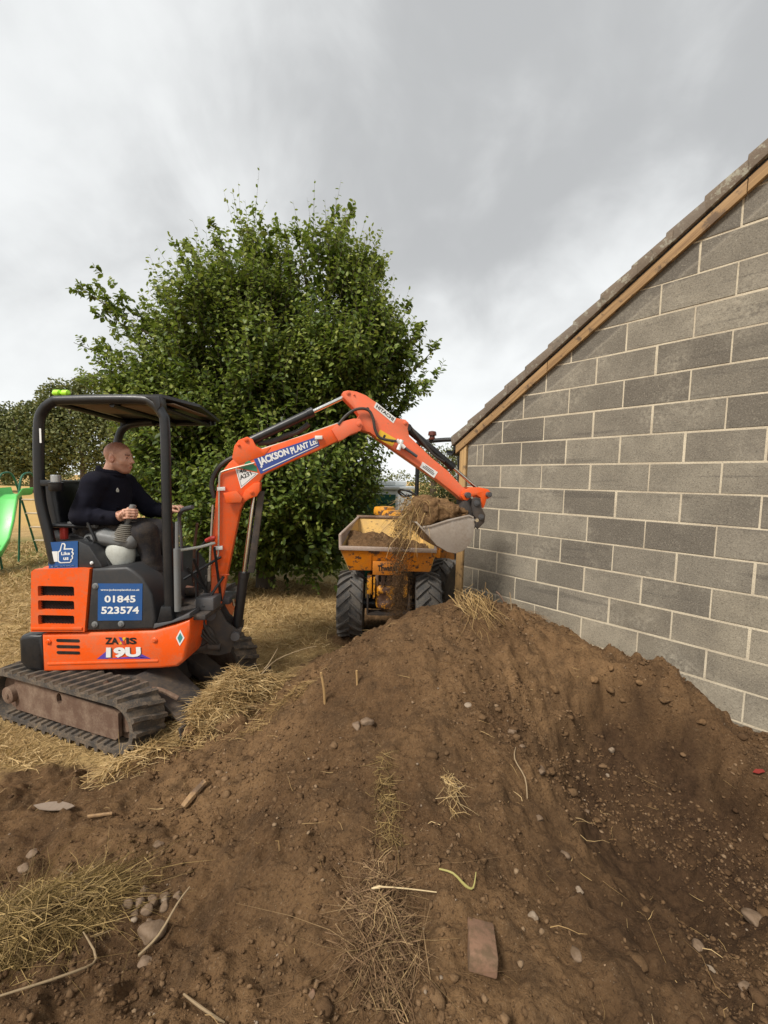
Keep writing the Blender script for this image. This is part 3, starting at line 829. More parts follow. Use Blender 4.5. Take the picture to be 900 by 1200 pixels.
# --- upper structure (near side in the plane y = 2.95)
YN, YF = 2.95, 3.93
def SF(x, z, y=YN): return Vector((x, y, z))
LOW = [(-2.478, .392), (-1.62, .436), (-1.49, .452), (-1.435, .50), (-1.392, .684), (-1.388, .815), (-1.50, .772), (-1.66, .725), (-2.478, .676)]
lowp = mk('lower_panel', prism(LOW, lambda u, v, w: SF(u, v, w), YN, YF, .025, 3), m_orange, ex, smooth=50)
for z_ in (.636, .590, .545):
    mk('vent_slot', prism(rrect(-2.366, z_ - .011, -2.197, z_ + .011, .010), lambda u, v, w: SF(u, v, w), YN - .003, YN + .01), m_ink, lowp)
mk('pressed_ridge', prism(rrect(-2.44, .447, -1.625, .466, .009), lambda u, v, w: SF(u, v + (u + 2.44) * .052, w), YN - .005, YN + .01, .004), m_orange, lowp)
def bolt(x, z, r, par, y=YN, m=m_dgrey):
    mk('bolt', lathe([(0, r), (.006, r), (.009, r * .8), (.009, r * .45), (.014, r * .45), (.014, r * .1)], SF(x, z, y), (0, -1, 0), 12), m, par)
bolt(-2.423, .624, .020, lowp, m=m_orange); bolt(-1.649, .654, .020, lowp, m=m_orange)
# counterweight at the rear
mk('counterweight', prism([(-2.648, .46), (-2.60, .405), (-2.47, .392), (-2.47, .672), (-2.56, .674), (-2.63, .66), (-2.648, .63)], lambda u, v, w: SF(u, v, w), YN - .002, YF + .002, .03, 3), m_black, ex, smooth=50)
# engine cover with three louvres
ENG = [(-2.541, .70), (-2.151, .708), (-2.100, 1.172), (-2.16, 1.176), (-2.50, 1.158), (-2.520, 1.14)]
holes = [rrect(-2.478, .962, -2.216, 1.040, .012), rrect(-2.480, .862, -2.219, .934, .012), rrect(-2.484, .754, -2.222, .826, .012)]
cov = mk('engine_cover', comb(plate_holes(ENG, [h_[::-1] for h_ in holes], lambda u, v, w: SF(u, v, w), YN - .012, YN + .03), prism(ENG, lambda u, v, w: SF(u, v, w), YN + .06, YF, .02)), m_orange, ex, smooth=30)
mk('cover_edge', prism([(-2.535, .715), (-2.165, .722), (-2.165, .742), (-2.535, .735)], lambda u, v, w: SF(u, v, w), YN - .02, YN - .01, .004), m_orange, cov)
mk('grille_backing', prism([(-2.52, .72), (-2.17, .72), (-2.16, 1.1), (-2.51, 1.1)], lambda u, v, w: SF(u, v, w), YN + .031, YN + .058), m_ink, cov, smooth=0)
for h_ in holes:
    x0, x1 = min(p[0] for p in h_), max(p[0] for p in h_); z0, z1 = min(p[1] for p in h_), max(p[1] for p in h_)
    bars = []
    Hh = z1 - z0
    for q in np.arange(x0 - Hh * 1.2, x1 + .01, .022):
        for sg in (1, -1):
            a = [q, z0]; b_ = [q + Hh * 1.2, z1]
            if sg < 0: a, b_ = [q, z1], [q + Hh * 1.2, z0]
            t0 = max(0, (x0 - a[0]) / (b_[0] - a[0])); t1 = min(1, (x1 - a[0]) / (b_[0] - a[0]))
            if t1 <= t0: continue
            p0 = SF(a[0] + (b_[0] - a[0]) * t0, a[1] + (b_[1] - a[1]) * t0, YN + .02 + .003 * sg); p1 = SF(a[0] + (b_[0] - a[0]) * t1, a[1] + (b_[1] - a[1]) * t1, YN + .02 + .003 * sg)
            bars.append(tube([p0, p1], .0022, 4, cap=False))
    mk('grille', comb(*bars), m_black, cov, smooth=0)
# dark side cover under the seat, with the phone number decal
COV = [(-2.142, .712), (-1.645, .735), (-1.64, .82), (-1.662, .995), (-1.73, 1.115), (-1.79, 1.165), (-1.838, 1.192), (-2.09, 1.172)]
sc_ = mk('side_cover', prism(COV, lambda u, v, w: SF(u, v, w), YN - .006, YF, .022, 3), m_plastic, ex, smooth=50)
for x_, z_ in ((-2.063, 1.046), (-2.076, .763), (-1.885, .772)): bolt(x_, z_, .023, sc_, YN - .006, m_greyplastic)
o_ = (0, -.010, 0)
DEC = [SF(-2.055, .792), SF(-1.734, .802), SF(-1.724, 1.072), SF(-2.044, 1.066)]
pd = mk('phone_decal', quadplate([p + Vector((0, -.007, 0)) for p in DEC], (0, -1, 0)), m_blue, ex, smooth=0)
def sub(c, u0, v0, u1, v1):
    q = lambda u, v: (c[0] * (1 - u) + c[1] * u) * (1 - v) + (c[3] * (1 - u) + c[2] * u) * v
    return [q(u0, v0), q(u1, v0), q(u1, v1), q(u0, v1)]
text('lettering', '01845', sub(DEC, .15, .49, .85, .68), o_, m_white, pd, .03)
text('lettering', '523574', sub(DEC, .08, .18, .93, .38), o_, m_white, pd, .03)
text('lettering', 'www.jacksonplantltd.co.uk', sub(DEC, .06, .79, .94, .86), o_, m_white, pd, .02)
# ZAXIS 19U on the lower panel
o2 = (0, -.003, 0)
for s_, c_, mm in (('ZA', [(-2.010, .615), (-1.912, .617), (-1.912, .668), (-2.010, .666)], m_ink), ('IS', [(-1.856, .619), (-1.780, .621), (-1.780, .671), (-1.856, .669)], m_ink)):
    text('lettering', s_, [SF(*q) for q in c_], o2, mm, lowp, .04)
def stroke(a, b, w, mm, out, nm='lettering'):
    a, b = Vector(a), Vector(b); t = Vector((1, 0, 0)) * w / 2
    mk(nm, quadplate([q + Vector((0, -out, 0)) for q in (a - t, a + t, b + t, b - t)], (0, -1, 0), .0008), mm, lowp, smooth=0)
stroke(SF(-1.900, .617), SF(-1.866, .670), .020, m_yellowprint, .002)
stroke(SF(-1.872, .617), SF(-1.900, .670), .020, m_purple, .003)
stroke(SF(-1.868, .617), SF(-1.884, .643), .020, m_red, .004)
for tri in ([(-2.075, .502), (-1.99, .506), (-1.985, .578)], [(-1.99, .506), (-1.68, .514), (-1.79, .53)], [(-1.765, .555), (-1.68, .514), (-1.76, .52)]):
    mk('chevron_print', prism(tri, lambda u, v, w: SF(u, v, w), YN - .0015, YN + .002), m_purple, lowp, smooth=0)
C19 = [SF(-2.006, .513), SF(-1.748, .526), SF(-1.752, .602), SF(-2.002, .592)]
text('lettering', '19U', C19, (.004, -.003, -.004), m_dgrey, lowp, .07)
text('lettering', '19U', C19, (0, -.0045, 0), m_white, lowp, .055)
mk('diamond_sticker', quadplate([SF(x_, z_) + Vector((0, -.0005, 0)) for x_, z_ in ((-1.461, .736), (-1.431, .675), (-1.467, .615), (-1.493, .673))], (0, -1, 0)), m_white, lowp, smooth=0)
mk('diamond_print', quadplate([SF(x_, z_) + Vector((0, -.003, 0)) for x_, z_ in ((-1.461, .715), (-1.443, .678), (-1.466, .637), (-1.482, .675))], (0, -1, 0), .001), m_tealprint, lowp, smooth=0)
# floor plate and front post base
mk('floor_plate', prism([(-1.66, .737), (-1.392, .826), (-1.388, .862), (-1.525, .80), (-1.65, .775)], lambda u, v, w: SF(u, v, w), YN - .004, YF - .05, .006), m_dgrey, ex)
mk('cab_floor', box(-1.95, -1.30, YN + .05, YF - .05, .79, .83, .008), m_dirty, ex)
mk('post_base', prism([(-1.632, .78), (-1.515, .80), (-1.528, .905), (-1.60, .905)], lambda u, v, w: SF(u, v, w), YN - .003, YN + .11, .008), m_black, ex)
# seat pedestal with the thumb decal
PED = [(-2.408, 1.158), (-2.03, 1.178), (-2.035, 1.20), (-2.12, 1.335), (-2.19, 1.366), (-2.406, 1.350)]
ped = mk('seat_pedestal', prism(PED, lambda u, v, w: SF(u, v, w), YN + .015, YF - .1, .008), m_plastic, ex)
bolt(-2.10, 1.21, .012, ped, YN + .015, m_white)
LK = [SF(-2.411, 1.156), SF(-2.201, 1.167), SF(-2.194, 1.368), SF(-2.408, 1.353)]
lk = mk('thumb_decal', quadplate([p + Vector((0, .012, 0)) for p in LK], (0, -1, 0)), m_blue, ex, smooth=0)
def lkp(pts, out): return [(lambda q: q)( (LK[0]*(1-u)+LK[1]*u)*(1-v)+(LK[3]*(1-u)+LK[2]*u)*v + Vector((0, out, 0))) for u, v in pts]
def lkplate(pts, out, mm, nm='print'):
    a = lkp(pts, out); b = lkp(pts, out - .001); n_ = len(pts)
    mk(nm, (a + b, [tuple(range(n_)), tuple(range(n_, 2 * n_))[::-1]] + [(i, (i + 1) % n_, n_ + (i + 1) % n_, n_ + i) for i in range(n_)]), mm, lk, smooth=0)
lkplate([(.12, .28), (.32, .28), (.32, .66), (.12, .66)], .0085, m_white)
lkplate([(.33, .28), (.40, .22), (.74, .22), (.80, .27), (.79, .33), (.84, .36), (.85, .43), (.83, .48), (.87, .52), (.87, .58), (.83, .62), (.86, .67), (.84, .74), (.78, .75), (.58, .75), (.60, .88), (.56, .95), (.47, .95), (.44, .86), (.40, .70), (.33, .64)], .0085, m_white)
lkplate([(.37, .31), (.42, .26), (.73, .26), (.76, .29), (.75, .35), (.80, .38), (.81, .42), (.78, .48), (.83, .53), (.82, .57), (.78, .61), (.82, .68), (.80, .71), (.77, .71), (.52, .71), (.55, .87), (.53, .91), (.49, .91), (.47, .84), (.44, .67), (.37, .61)], .0072, m_blue)
text('lettering', 'Like', sub(LK, .45, .51, .75, .63), (0, .006, 0), m_white, lk, .03)
text('lettering', 'us', sub(LK, .52, .33, .70, .43), (0, .006, 0), m_white, lk, .03)
text('lettering', 'JACKSON PLANT LTD', sub(LK, .10, .05, .90, .12), (0, .010, 0), m_white, lk, .03)
# seat
sd_ = SDF((-2.75, 3.0, 1.2), (-1.95, 3.75, 1.95), .012)
sd_.rbox((-2.28, 3.36, 1.345), (.22, .24, .05), .04, .02)
sd_.rbox((-2.515, 3.36, 1.56), (.055, .235, .24), .05, .03, rotY(-.16))
p_, q_ = sd_.mesh(); seat = fast('seat', p_, q_, m_black, smooth=True, parent=ex)
sd_ = SDF((-2.80, 3.0, 1.2), (-2.3, 3.75, 1.95), .012)
sd_.rbox((-2.565, 3.36, 1.55), (.04, .225, .22), .035, .02, rotY(-.16))
p_, q_ = sd_.mesh(); fast('seat_shell', p_, q_, m_greyplastic, smooth=True, parent=ex)
mk('belt_buckle', box(-2.40, -2.36, 3.055, 3.095, 1.36, 1.45, .006), m_red, ex)
mk('belt_latch', box(-2.42, -2.35, 3.05, 3.10, 1.452, 1.475, .006), m_orange, ex)
# right-hand console, gaiter and joystick
con = SDF((-2.4, 2.9, 1.05), (-1.75, 3.4, 1.5), .009)
con.ell((-1.995, 3.13, 1.255), (.105, .085, .115), .03).ell((-1.985, 3.13, 1.19), (.075, .07, .07), .03)
p_, q_ = con.mesh(); fast('console_pod', p_, q_, m_palegrey, smooth=True, parent=ex)
con = SDF((-2.4, 2.9, 1.05), (-1.75, 3.4, 1.55), .009)
con.chain([(-2.22, 3.13, 1.36), (-2.10, 3.13, 1.375), (-1.925, 3.13, 1.345)], [.045, .066, .066], .02)
con.rbox((-2.06, 3.13, 1.37), (.12, .075, .035), .02, .02, rotY(.15))
p_, q_ = con.mesh(); fast('console_top', p_, q_, m_greyplastic, smooth=True, parent=ex)
mk('console_bracket', prism([(-2.25, 1.34), (-2.05, 1.15), (-2.00, 1.15), (-2.03, 1.21), (-2.19, 1.39)], lambda u, v, w: SF(u, v, w), 3.03, 3.08, .012), m_black, ex)
pts = []
for i in range(9): pts += [(i * .0135, .088 - i * .0052), (i * .0135 + .007, .078 - i * .0052)]
mk('gaiter', lathe(pts, (-1.965, 3.13, 1.362), (.12, 0, 1), 24), M('gaiter_rubber', (.125, .115, .095), .75, amt=.3), ex, smooth=0)
mk('joystick', tube([(-1.95, 3.13, 1.47), (-1.92, 3.13, 1.53), (-1.90, 3.13, 1.60), (-1.895, 3.13, 1.625)], [.016, .02, .026, .018], 12), m_greyplastic, ex)
mk('armrest', tube([(-2.36, 3.10, 1.47), (-2.25, 3.10, 1.475), (-2.15, 3.10, 1.465)], [.022, .03, .02], 10), m_greyplastic, ex)
mk('safety_lever', tube([(-2.17, 3.045, 1.55), (-2.18, 3.045, 1.50), (-2.15, 3.045, 1.42), (-2.13, 3.045, 1.36), (-2.17, 3.045, 1.32)], .011, 8, smooth_sub=4), m_black, ex)
# far console and its lever (the left hand rests on it)
mk('console_left', box(-2.25, -1.93, 3.60, 3.74, 1.25, 1.43, .03), m_greyplastic, ex)
mk('travel_lever', tube([(-1.70, 3.47, .84), (-1.70, 3.47, 1.30), (-1.71, 3.46, 1.50), (-1.66, 3.42, 1.57), (-1.56, 3.38, 1.60)], [.012, .012, .016, .019, .018], 10, smooth_sub=4), m_dgrey, ex)
mk('travel_lever', tube([(-1.66, 3.58, .84), (-1.64, 3.58, 1.25), (-1.60, 3.55, 1.45)], .012, 8), m_rust, ex)
mk('blade_lever', tube([(-1.50, 3.30, .86), (-1.49, 3.30, 1.25), (-1.40, 3.26, 1.345), (-1.33, 3.24, 1.36)], .011, 8), m_black, ex)
mk('lever_knob', tube([(-1.40, 3.26, 1.345), (-1.34, 3.24, 1.37), (-1.32, 3.24, 1.375)], [.016, .02, .012], 8), m_red, ex)
mk('pedal', box(-1.50, -1.36, 3.30, 3.46, .85, .89, .01), m_dirty, ex)
mk('pedal', box(-1.50, -1.36, 3.56, 3.72, .85, .89, .01), m_dirty, ex)
mk('floor_valve', comb(box(-1.42, -1.28, 3.1, 3.25, .83, .93, .01), box(-1.40, -1.25, 3.35, 3.55, .80, .87, .02)), m_dgrey, ex)
mk('gas_strut', comb(tube([SF(-1.492, .865, YN + .03), SF(-1.492, 1.325, YN + .03)], .024, 12), tube([SF(-1.492, 1.325, YN + .03), SF(-1.494, 1.52, YN + .04)], .013, 8)), m_greyplastic, ex)
mk('gas_strut_rail', comb(tube([SF(-1.53, 1.30, YN + .06), SF(-1.40, 1.312, YN + .2), SF(-1.33, 1.33, YN + .3)], .011, 8)), m_palegrey, ex)
for a_, b_ in (((-1.55, 3.2, 1.05), (-1.28, 3.25, 1.22)), ((-1.45, 3.15, 1.22), (-1.40, 3.3, .86)), ((-1.32, 3.22, 1.30), (-1.30, 3.3, .85)), ((-1.5, 3.15, 1.15), (-1.38, 3.25, .92)), ((-1.36, 3.1, .86), (-1.28, 3.3, 1.05))):
    mk('control_rod', tube([a_, b_], .011, 8), m_black, ex)
# canopy: roof, hoops, lamp pot
hoop = [(-2.385, 1.20), (-2.425, 1.42), (-2.468, 1.632), (-2.474, 1.80), (-2.462, 2.164), (-2.43, 2.285), (-2.352, 2.352), (-2.26, 2.366), (-1.76, 2.382), (-1.645, 2.355), (-1.585, 2.285), (-1.565, 2.18), (-1.563, 1.6), (-1.557, .90)]
mk('canopy_hoop', tube([SF(x_, z_, YN + .035) for x_, z_ in hoop], .034, 14, smooth_sub=5), m_black, ex, smooth=60)
mk('canopy_post', tube([SF(-2.44, 1.25, YF - .12), SF(-2.45, 1.9, YF - .12), SF(-2.42, 2.19, YF - .12), SF(-2.32, 2.30, YF - .12), SF(-2.1, 2.33, YF - .12)], .034, 12, smooth_sub=5), m_black, ex, smooth=60)
mk('canopy_brace', tube([SF(-2.45, 1.45, YN + .05), SF(-2.45, 1.46, YF - .12)], .028, 10), m_black, ex)
mk('canopy_cross_bar', tube([SF(-2.43, 1.47, YN + .06), SF(-2.22, 1.46, YN + .14)], .016, 8), m_black, ex)
def RF(x, y, z): return Vector((x, y, z))
rz0, rz1 = 2.372, 2.40
rv = [RF(-2.36, YN + .03, 2.365), RF(-1.585, YN + .03, 2.40), RF(-1.50, 3.40, 2.405), RF(-1.56, YF + .02, 2.365), RF(-2.50, YF + .02, 2.335), RF(-2.52, YN + .45, 2.36)]
mk('canopy_roof', (rv + [v + ZUP * .022 for v in rv], [(0, 1, 2, 3, 4, 5), (6, 7, 8, 9, 10, 11)] + [(i, (i + 1) % 6, 6 + (i + 1) % 6, 6 + i) for i in range(6)]), m_black, ex, smooth=0)
mk('canopy_corner', prism([(-1.69, 2.40), (-1.585, 2.405), (-1.578, 2.335), (-1.60, 2.30), (-1.635, 2.37)], lambda u, v, w: SF(u, v, w), YN - .002, YN + .09, .004), m_black, ex)
for x0, x1 in ((-2.28, -1.98), (-1.92, -1.66)):
    mk('roof_lining', box(x0, x1, YN + .10, YN + .50, 2.345, 2.362, .005), m_foam, ex)
mk('roof_lining', box(-1.63, -1.56, YN + .15, YN + .75, 2.372, 2.382, .003), m_foam, ex)
for x_ in (-2.34, -1.95, -1.645):
    mk('roof_rib', tube([RF(x_, YN + .05, 2.345), RF(x_, YF - .03, 2.325)], .020, 8), m_black, ex)
mk('roof_rail', tube([RF(-2.42, YF - .03, 2.322), RF(-1.62, YF - .03, 2.345)], .026, 8), m_black, ex)
mk('roof_skirt', prism([(-2.48, 2.31), (-1.60, 2.33), (-1.60, 2.362), (-2.48, 2.336)], lambda u, v, w: SF(u, v, w), YF - .0, YF + .03), m_black, ex)
for x_ in (-2.345, -2.285):
    mk('marker_lamp', tube([SF(x_ - .026, 2.412, YN + .06), SF(x_ - .013, 2.418, YN + .06), SF(x_ + .02, 2.418, YN + .06), SF(x_ + .03, 2.41, YN + .06)], [.012, .023, .024, .01], 12), m_lime, ex)
mk('lamp_bracket', comb(box(-2.455, -2.36, YN + .01, YN + .05, 1.755, 1.80, .005)), m_black, ex)
lp = mk('beacon_base', lathe([(0, .036), (.012, .044), (.05, .044), (.055, .048), (.062, .048), (.066, .03)], SF(-2.345, 1.722, YN + .02), (0, 0, 1), 20), m_black, ex)
mk('beacon_lens', lathe([(0, .032), (.045, .032), (.05, .028)], SF(-2.343, 1.788, YN + .02), (0, 0, 1), 16), M('clear_lens', (.42, .43, .43), .15, .5, amt=.05, bump=0), lp)
mk('warning_label', quadplate([SF(-2.49 + .06, 2.06, YN - .001), SF(-2.405 - .012, 2.06, YN - .001), SF(-2.417, 2.16, YN - .001), SF(-2.43, 2.16, YN - .001)], (0, -1, 0)), m_white, ex, smooth=0)

# --- boom, arm and bucket, all in the boom's vertical plane
B0 = Vector((-1.375, 3.35, 0)); BD = (Vector((.79, 3.85, 0)) - B0).normalized(); BN = Vector((BD.y, -BD.x, 0))
def BF(u, v, w=0.): return B0 + BD * u + ZUP * v + BN * w
BRK = [(-.081, .776), (-.052, .813), (.006, .826), (.056, .785), (.106, .687), (.179, .62), (.224, .633), (.216, .569), (.164, .525), (.134, .43), (.046, .413), (-.026, .426), (-.134, .458), (-.168, .546), (-.153, .639), (-.096, .683)]
brk = mk('boom_bracket', comb(prism(BRK, BF, .075, .11, .006), prism(BRK, BF, -.11, -.075, .006), prism([(-.16, .48), (.1, .45), (.1, .52), (-.16, .56)], BF, -.075, .075, .01)), m_dirty, ex)
for (u, v, r) in ((-.012, .756, .042), (.175, .572, .035)):
    mk('pin', cyl(BF(u, v, .14), BF(u, v, -.14), r, 18), m_dgrey, brk)
mk('hose_guard', lathe([(0, .105), (.02, .11), (.03, .095), (.03, .07), (.012, .062), (.012, .02)], BF(-.09, .575, .11), BN, 24), m_dirty, brk)
for k_ in range(3):
    mk('bracket_hose', tube([BF(-.13 + .05 * k_, .86, .02), BF(-.14 + .04 * k_, .74, .15), BF(-.08 + .03 * k_, .62, .16), BF(.0 + .02 * k_, .52, .13), BF(.05, .45, .10)], .012, 8, smooth_sub=5), m_rubber, brk)
mk('swing_post', comb(cyl(BF(-.19, .42), BF(-.19, .74), .085, 20), prism([(-.42, .44), (-.19, .44), (-.19, .72), (-.42, .72)], BF, -.16, .16, .02)), m_dirty, ex)
mk('swing_ram', cyl(SF(-1.50, .60, 3.2), BF(-.02, .50, .05), .014, 10), m_chrome, ex)
mk('swing_ram_barrel', cyl(BF(-.03, .50, .12), BF(.06, .49, .12), .030, 12), m_dirty, ex)
BOOM = [(-.05, .79), (-.02, .85), (-.008, 1.284), (.006, 1.482), (.022, 1.638), (.034, 1.765), (.06, 1.872), (.125, 1.961), (.175, 2.011), (.26, 2.04), (.378, 2.081), (.628, 2.176), (.826, 2.251), (1.008, 2.325), (1.111, 2.355), (1.163, 2.354), (1.191, 2.314), (1.175, 2.268), (1.092, 2.232), (1.03, 2.188), (.989, 2.172), (.828, 2.088), (.629, 1.997), (.435, 1.898), (.387, 1.871), (.368, 1.83), (.33, 1.76), (.27, 1.70), (.235, 1.64), (.21, 1.587), (.135, 1.201), (.053, .78), (.01, .71), (-.04, .73)]
boom = mk('boom', prism(BOOM, BF, -.07, .07, .010), m_orange, ex, smooth=30)
HUMP = [(.150, 2.00), (.168, 2.098), (.2, 2.144), (.265, 2.174), (.306, 2.156), (.33, 2.105), (.378, 2.081), (.45, 2.10), (.40, 2.03), (.2, 1.95)]
for w in (-.074, .05): mk('cylinder_lug', prism(HUMP, BF, w, w + .024, .005), m_orange, boom, smooth=30)
LUG = [(.215, 1.665), (.25, 1.75), (.315, 1.805), (.366, 1.815), (.362, 1.741), (.34, 1.701), (.283, 1.68), (.235, 1.645)]
for w in (-.095, .071): mk('cylinder_lug', prism(LUG, BF, w, w + .024, .006), m_orange, boom, smooth=30)
END = [(.989, 2.168), (1.03, 2.184), (1.092, 2.228), (1.175, 2.262), (1.197, 2.314), (1.166, 2.362), (1.111, 2.360), (1.0, 2.325), (.93, 2.26)]
for w in (-.09, .071): mk('boom_end_plate', prism(END, BF, w, w + .02, .005), m_arm, boom, smooth=30)
mk('lamp_guard', comb(prism([(.09, 1.725), (.195, 1.745), (.235, 1.69), (.225, 1.65), (.11, 1.645)], BF, .095, .135, .01)), m_orange, boom, smooth=30)
mk('weld_seam', tube([BF(-.005, 1.065, .071), BF(.125, 1.065, .071)], .0035, 6), m_arm, boom)
for (u, v, r, w) in ((.258, 2.149, .017, .076), (.20, 2.105, .011, .076), (1.16, 2.318, .02, .093), (.30, 1.735, .016, .097)):
    mk('pin', lathe([(0, r), (.006, r), (.008, r * .7), (.008, r * .4), (.012, r * .4), (.012, .001)], BF(u, v, w), BN, 14), m_arm if u > 1 else m_orange, boom)
ARM = [(1.019, 2.564), (1.029, 2.583), (1.066, 2.595), (1.138, 2.591), (1.219, 2.565), (1.301, 2.517), (1.487, 2.391), (1.572, 2.381), (1.604, 2.354), (1.595, 2.305), (1.61, 2.24), (1.825, 2.059), (1.971, 1.955), (2.122, 1.814), (2.2, 1.765), (2.195, 1.715), (2.146, 1.677), (2.051, 1.748), (1.866, 1.877), (1.687, 1.985), (1.512, 2.094), (1.341, 2.201), (1.258, 2.256), (1.192, 2.269), (1.13, 2.33), (1.165, 2.394), (1.124, 2.446), (1.075, 2.49), (1.027, 2.534)]
arm = mk('arm', prism(ARM, BF, -.055, .055, .009), m_arm, ex, smooth=30)
RIDGE = [(1.16, 2.31), (1.20, 2.40), (1.30, 2.44), (1.42, 2.34), (1.60, 2.18), (1.85, 1.99)]
for (u, v, r) in ((1.068, 2.574, .018), (1.118, 2.562, .008), (1.57, 2.352, .017)):
    mk('pin', lathe([(0, r), (.006, r), (.008, r * .7), (.008, r * .4), (.012, r * .4), (.012, .001)], BF(u, v, .055), BN, 14), m_arm, arm)
mk('arm_slot', cyl(BF(1.235, 2.45, .0555), BF(1.235, 2.45, .057), .016, 12), m_ink, arm)
def BQ(pts, w): return [BF(u, v, w) for u, v in pts]
# boom decals
JD = BQ([(.368, 1.880), (.837, 2.125), (.816, 2.199), (.311, 2.006)], .0702)
jd = mk('name_decal', quadplate(JD, BN), m_bluedark, boom, smooth=0)
bo = BN * .0035
mk('print', quadplate([q + bo for q in sub(JD, .05, .10, .98, .16)], BN, .0005), m_white, boom, smooth=0)
text('lettering', 'JACKSON', [q for q in sub(JD, .04, .30, .52, .92)], bo, m_white, boom, .05)
text('lettering', 'PLANT Ltd', [q for q in sub(JD, .55, .32, .985, .86)], bo, m_white, boom, .04)
T3 = [(.174, 1.92), (.351, 1.886), (.216, 1.761)]
mk('plate_sticker', prism([T3[0], T3[1], T3[2]], BF, .0702, .0722), m_white, boom, smooth=0)
mk('print', prism([(.235, 1.947), (.271, 1.993), (.337, 1.937), (.342, 1.897), (.20, 1.925)], BF, .0702, .0728), m_greenprint, boom, smooth=0)
ctr = (.247, 1.856)
ins = [(ctr[0] + (u - ctr[0]) * .86, ctr[1] + (v - ctr[1]) * .86) for u, v in T3]; ins2 = [(ctr[0] + (u - ctr[0]) * .80, ctr[1] + (v - ctr[1]) * .80) for u, v in T3]
mk('print', plate_holes(ins, [ins2[::-1]], BF, .0722, .0726), m_ink, boom, smooth=0)
text('lettering', '46', BQ([(.210, 1.878), (.262, 1.896), (.252, 1.926), (.199, 1.909)], .0728), Vector(), m_ink, boom, .03)
text('lettering', 'A231', BQ([(.212, 1.826), (.303, 1.873), (.288, 1.902), (.203, 1.862)], .0728), Vector(), m_ink, boom, .03)
# arm stickers
HT = BQ([(1.289, 2.468), (1.463, 2.343), (1.487, 2.387), (1.309, 2.512)], .0552)
mk('maker_sticker', quadplate(HT, BN), m_white, arm, smooth=0)
text('lettering', 'HITACHI', sub(HT, .07, .22, .93, .80), BN * .003, m_ink, arm, .03)
YL = BQ([(1.316, 2.211), (1.459, 2.144), (1.491, 2.210), (1.347, 2.284)], .0552)
mk('hazard_sticker', quadplate(YL, BN), m_yellowprint, arm, smooth=0)
mk('print', quadplate([q + BN * .003 for q in sub(YL, .30, .25, .42, .75)], BN, .0005), m_ink, arm, smooth=0)
mk('print', quadplate([q + BN * .003 for q in sub(YL, .48, .42, .90, .50)], BN, .0005), m_ink, arm, smooth=0)
LB = BQ([(1.713, 1.973), (1.847, 1.884), (1.881, 1.936), (1.737, 2.023)], .0552)
mk('service_sticker', quadplate(LB, BN), m_white, arm, smooth=0)
for v_ in (.68, .46, .26):
    mk('print', quadplate([q + BN * .003 for q in sub(LB, .12 + (.1 if v_ > .6 else 0), v_, .88 - (.1 if v_ > .6 else 0), v_ + .10)], BN, .0005), m_dgrey, arm, smooth=0)
# cylinders
def ram(a, b, frac, rb, rr, w=0.):
    A, Bv = Vector(BF(*a, w)), Vector(BF(*b, w)); m_ = A.lerp(Bv, frac); d = (Bv - A).normalized()
    c = mk('cylinder', comb(tube([A, A + d * .03, A + d * .031, m_ - d * .05, m_ - d * .049, m_], [rb * .8, rb * .8, rb, rb, rb * 1.12, rb * 1.12], 18), cyl(A - BN * .05, A + BN * .05, rb * .9, 14)), m_black, ex)
    mk('cylinder_rod', comb(cyl(m_, Bv, rr, 12)), m_chrome, c)
    mk('rod_eye', cyl(Bv - BN * .045, Bv + BN * .045, rb * .8, 14), m_black, c)
ram((.262, 2.135), (1.066, 2.560), .65, .037, .018)
ram((1.600, 2.318), (2.325, 1.775), .62, .034, .016)
ram((.169, .565), (.318, 1.735), .43, .040, .019)
mk('rod_guard', prism([(.345, 1.74), (.395, 1.74), (.315, 1.07), (.262, 1.07)], BF, -.05, .05, .008), m_dirty, ex)
mk('ram_bolt', cyl(BF(.15, .86, .05), BF(.16, .80, .05), .012, 8), m_chrome, ex)
# pipes and hoses
def BT(pts, r, mm, w=.085, nm='hydraulic_pipe', sub_=5, par=None):
    return mk(nm, tube([BF(p[0], p[1], p[2] if len(p) > 2 else w) for p in pts], r, 8, smooth_sub=sub_), mm, par or boom)
BT([(-.026, 1.0), (-.022, 1.10), (-.016, 1.149), (.04, 1.217), (.046, 1.3), (.051, 1.483), (.056, 1.80), (.062, 1.868), (.10, 1.90), (.322, 1.967)], .0075, m_pipe)
BT([(-.024, 1.05), (-.016, 1.25), (-.009, 1.385), (.006, 1.629)], .0075, m_pipe, .078)
BT([(.331, 2.055), (.416, 2.096), (.825, 2.238), (1.006, 2.318)], .0075, m_pipe, .05)
BT([(.36, 2.075), (.60, 2.165), (.825, 2.255), (.99, 2.322)], .0075, m_pipe, .02)
for u, v in ((.071, 1.756), (.049, 1.286), (.826, 2.19)):
    mk('pipe_clamp', prism([(u - .03, v - .017), (u + .03, v - .013), (u + .03, v + .017), (u - .03, v + .013)], BF, .07, .10, .005), m_white, boom)
mk('hose_joint', cyl(BF(-.026, 1.02, .085), BF(-.026, 1.12, .085), .013, 8), m_pipe, boom)
BT([(-.03, .82, .03), (-.035, .92, .07), (-.026, 1.02, .085)], .014, m_rubber, nm='hose')
BT([(-.10, .78, .02), (-.06, .95, .06), (-.045, 1.06, .06)], .014, m_rubber, nm='hose')
BT([(.986, 2.302), (1.046, 2.376), (1.117, 2.43), (1.19, 2.447), (1.245, 2.43), (1.278, 2.37), (1.299, 2.277), (1.343, 2.212), (1.451, 2.191), (1.501, 2.192)], .0125, m_rubber, .085, 'hose', 6, arm)
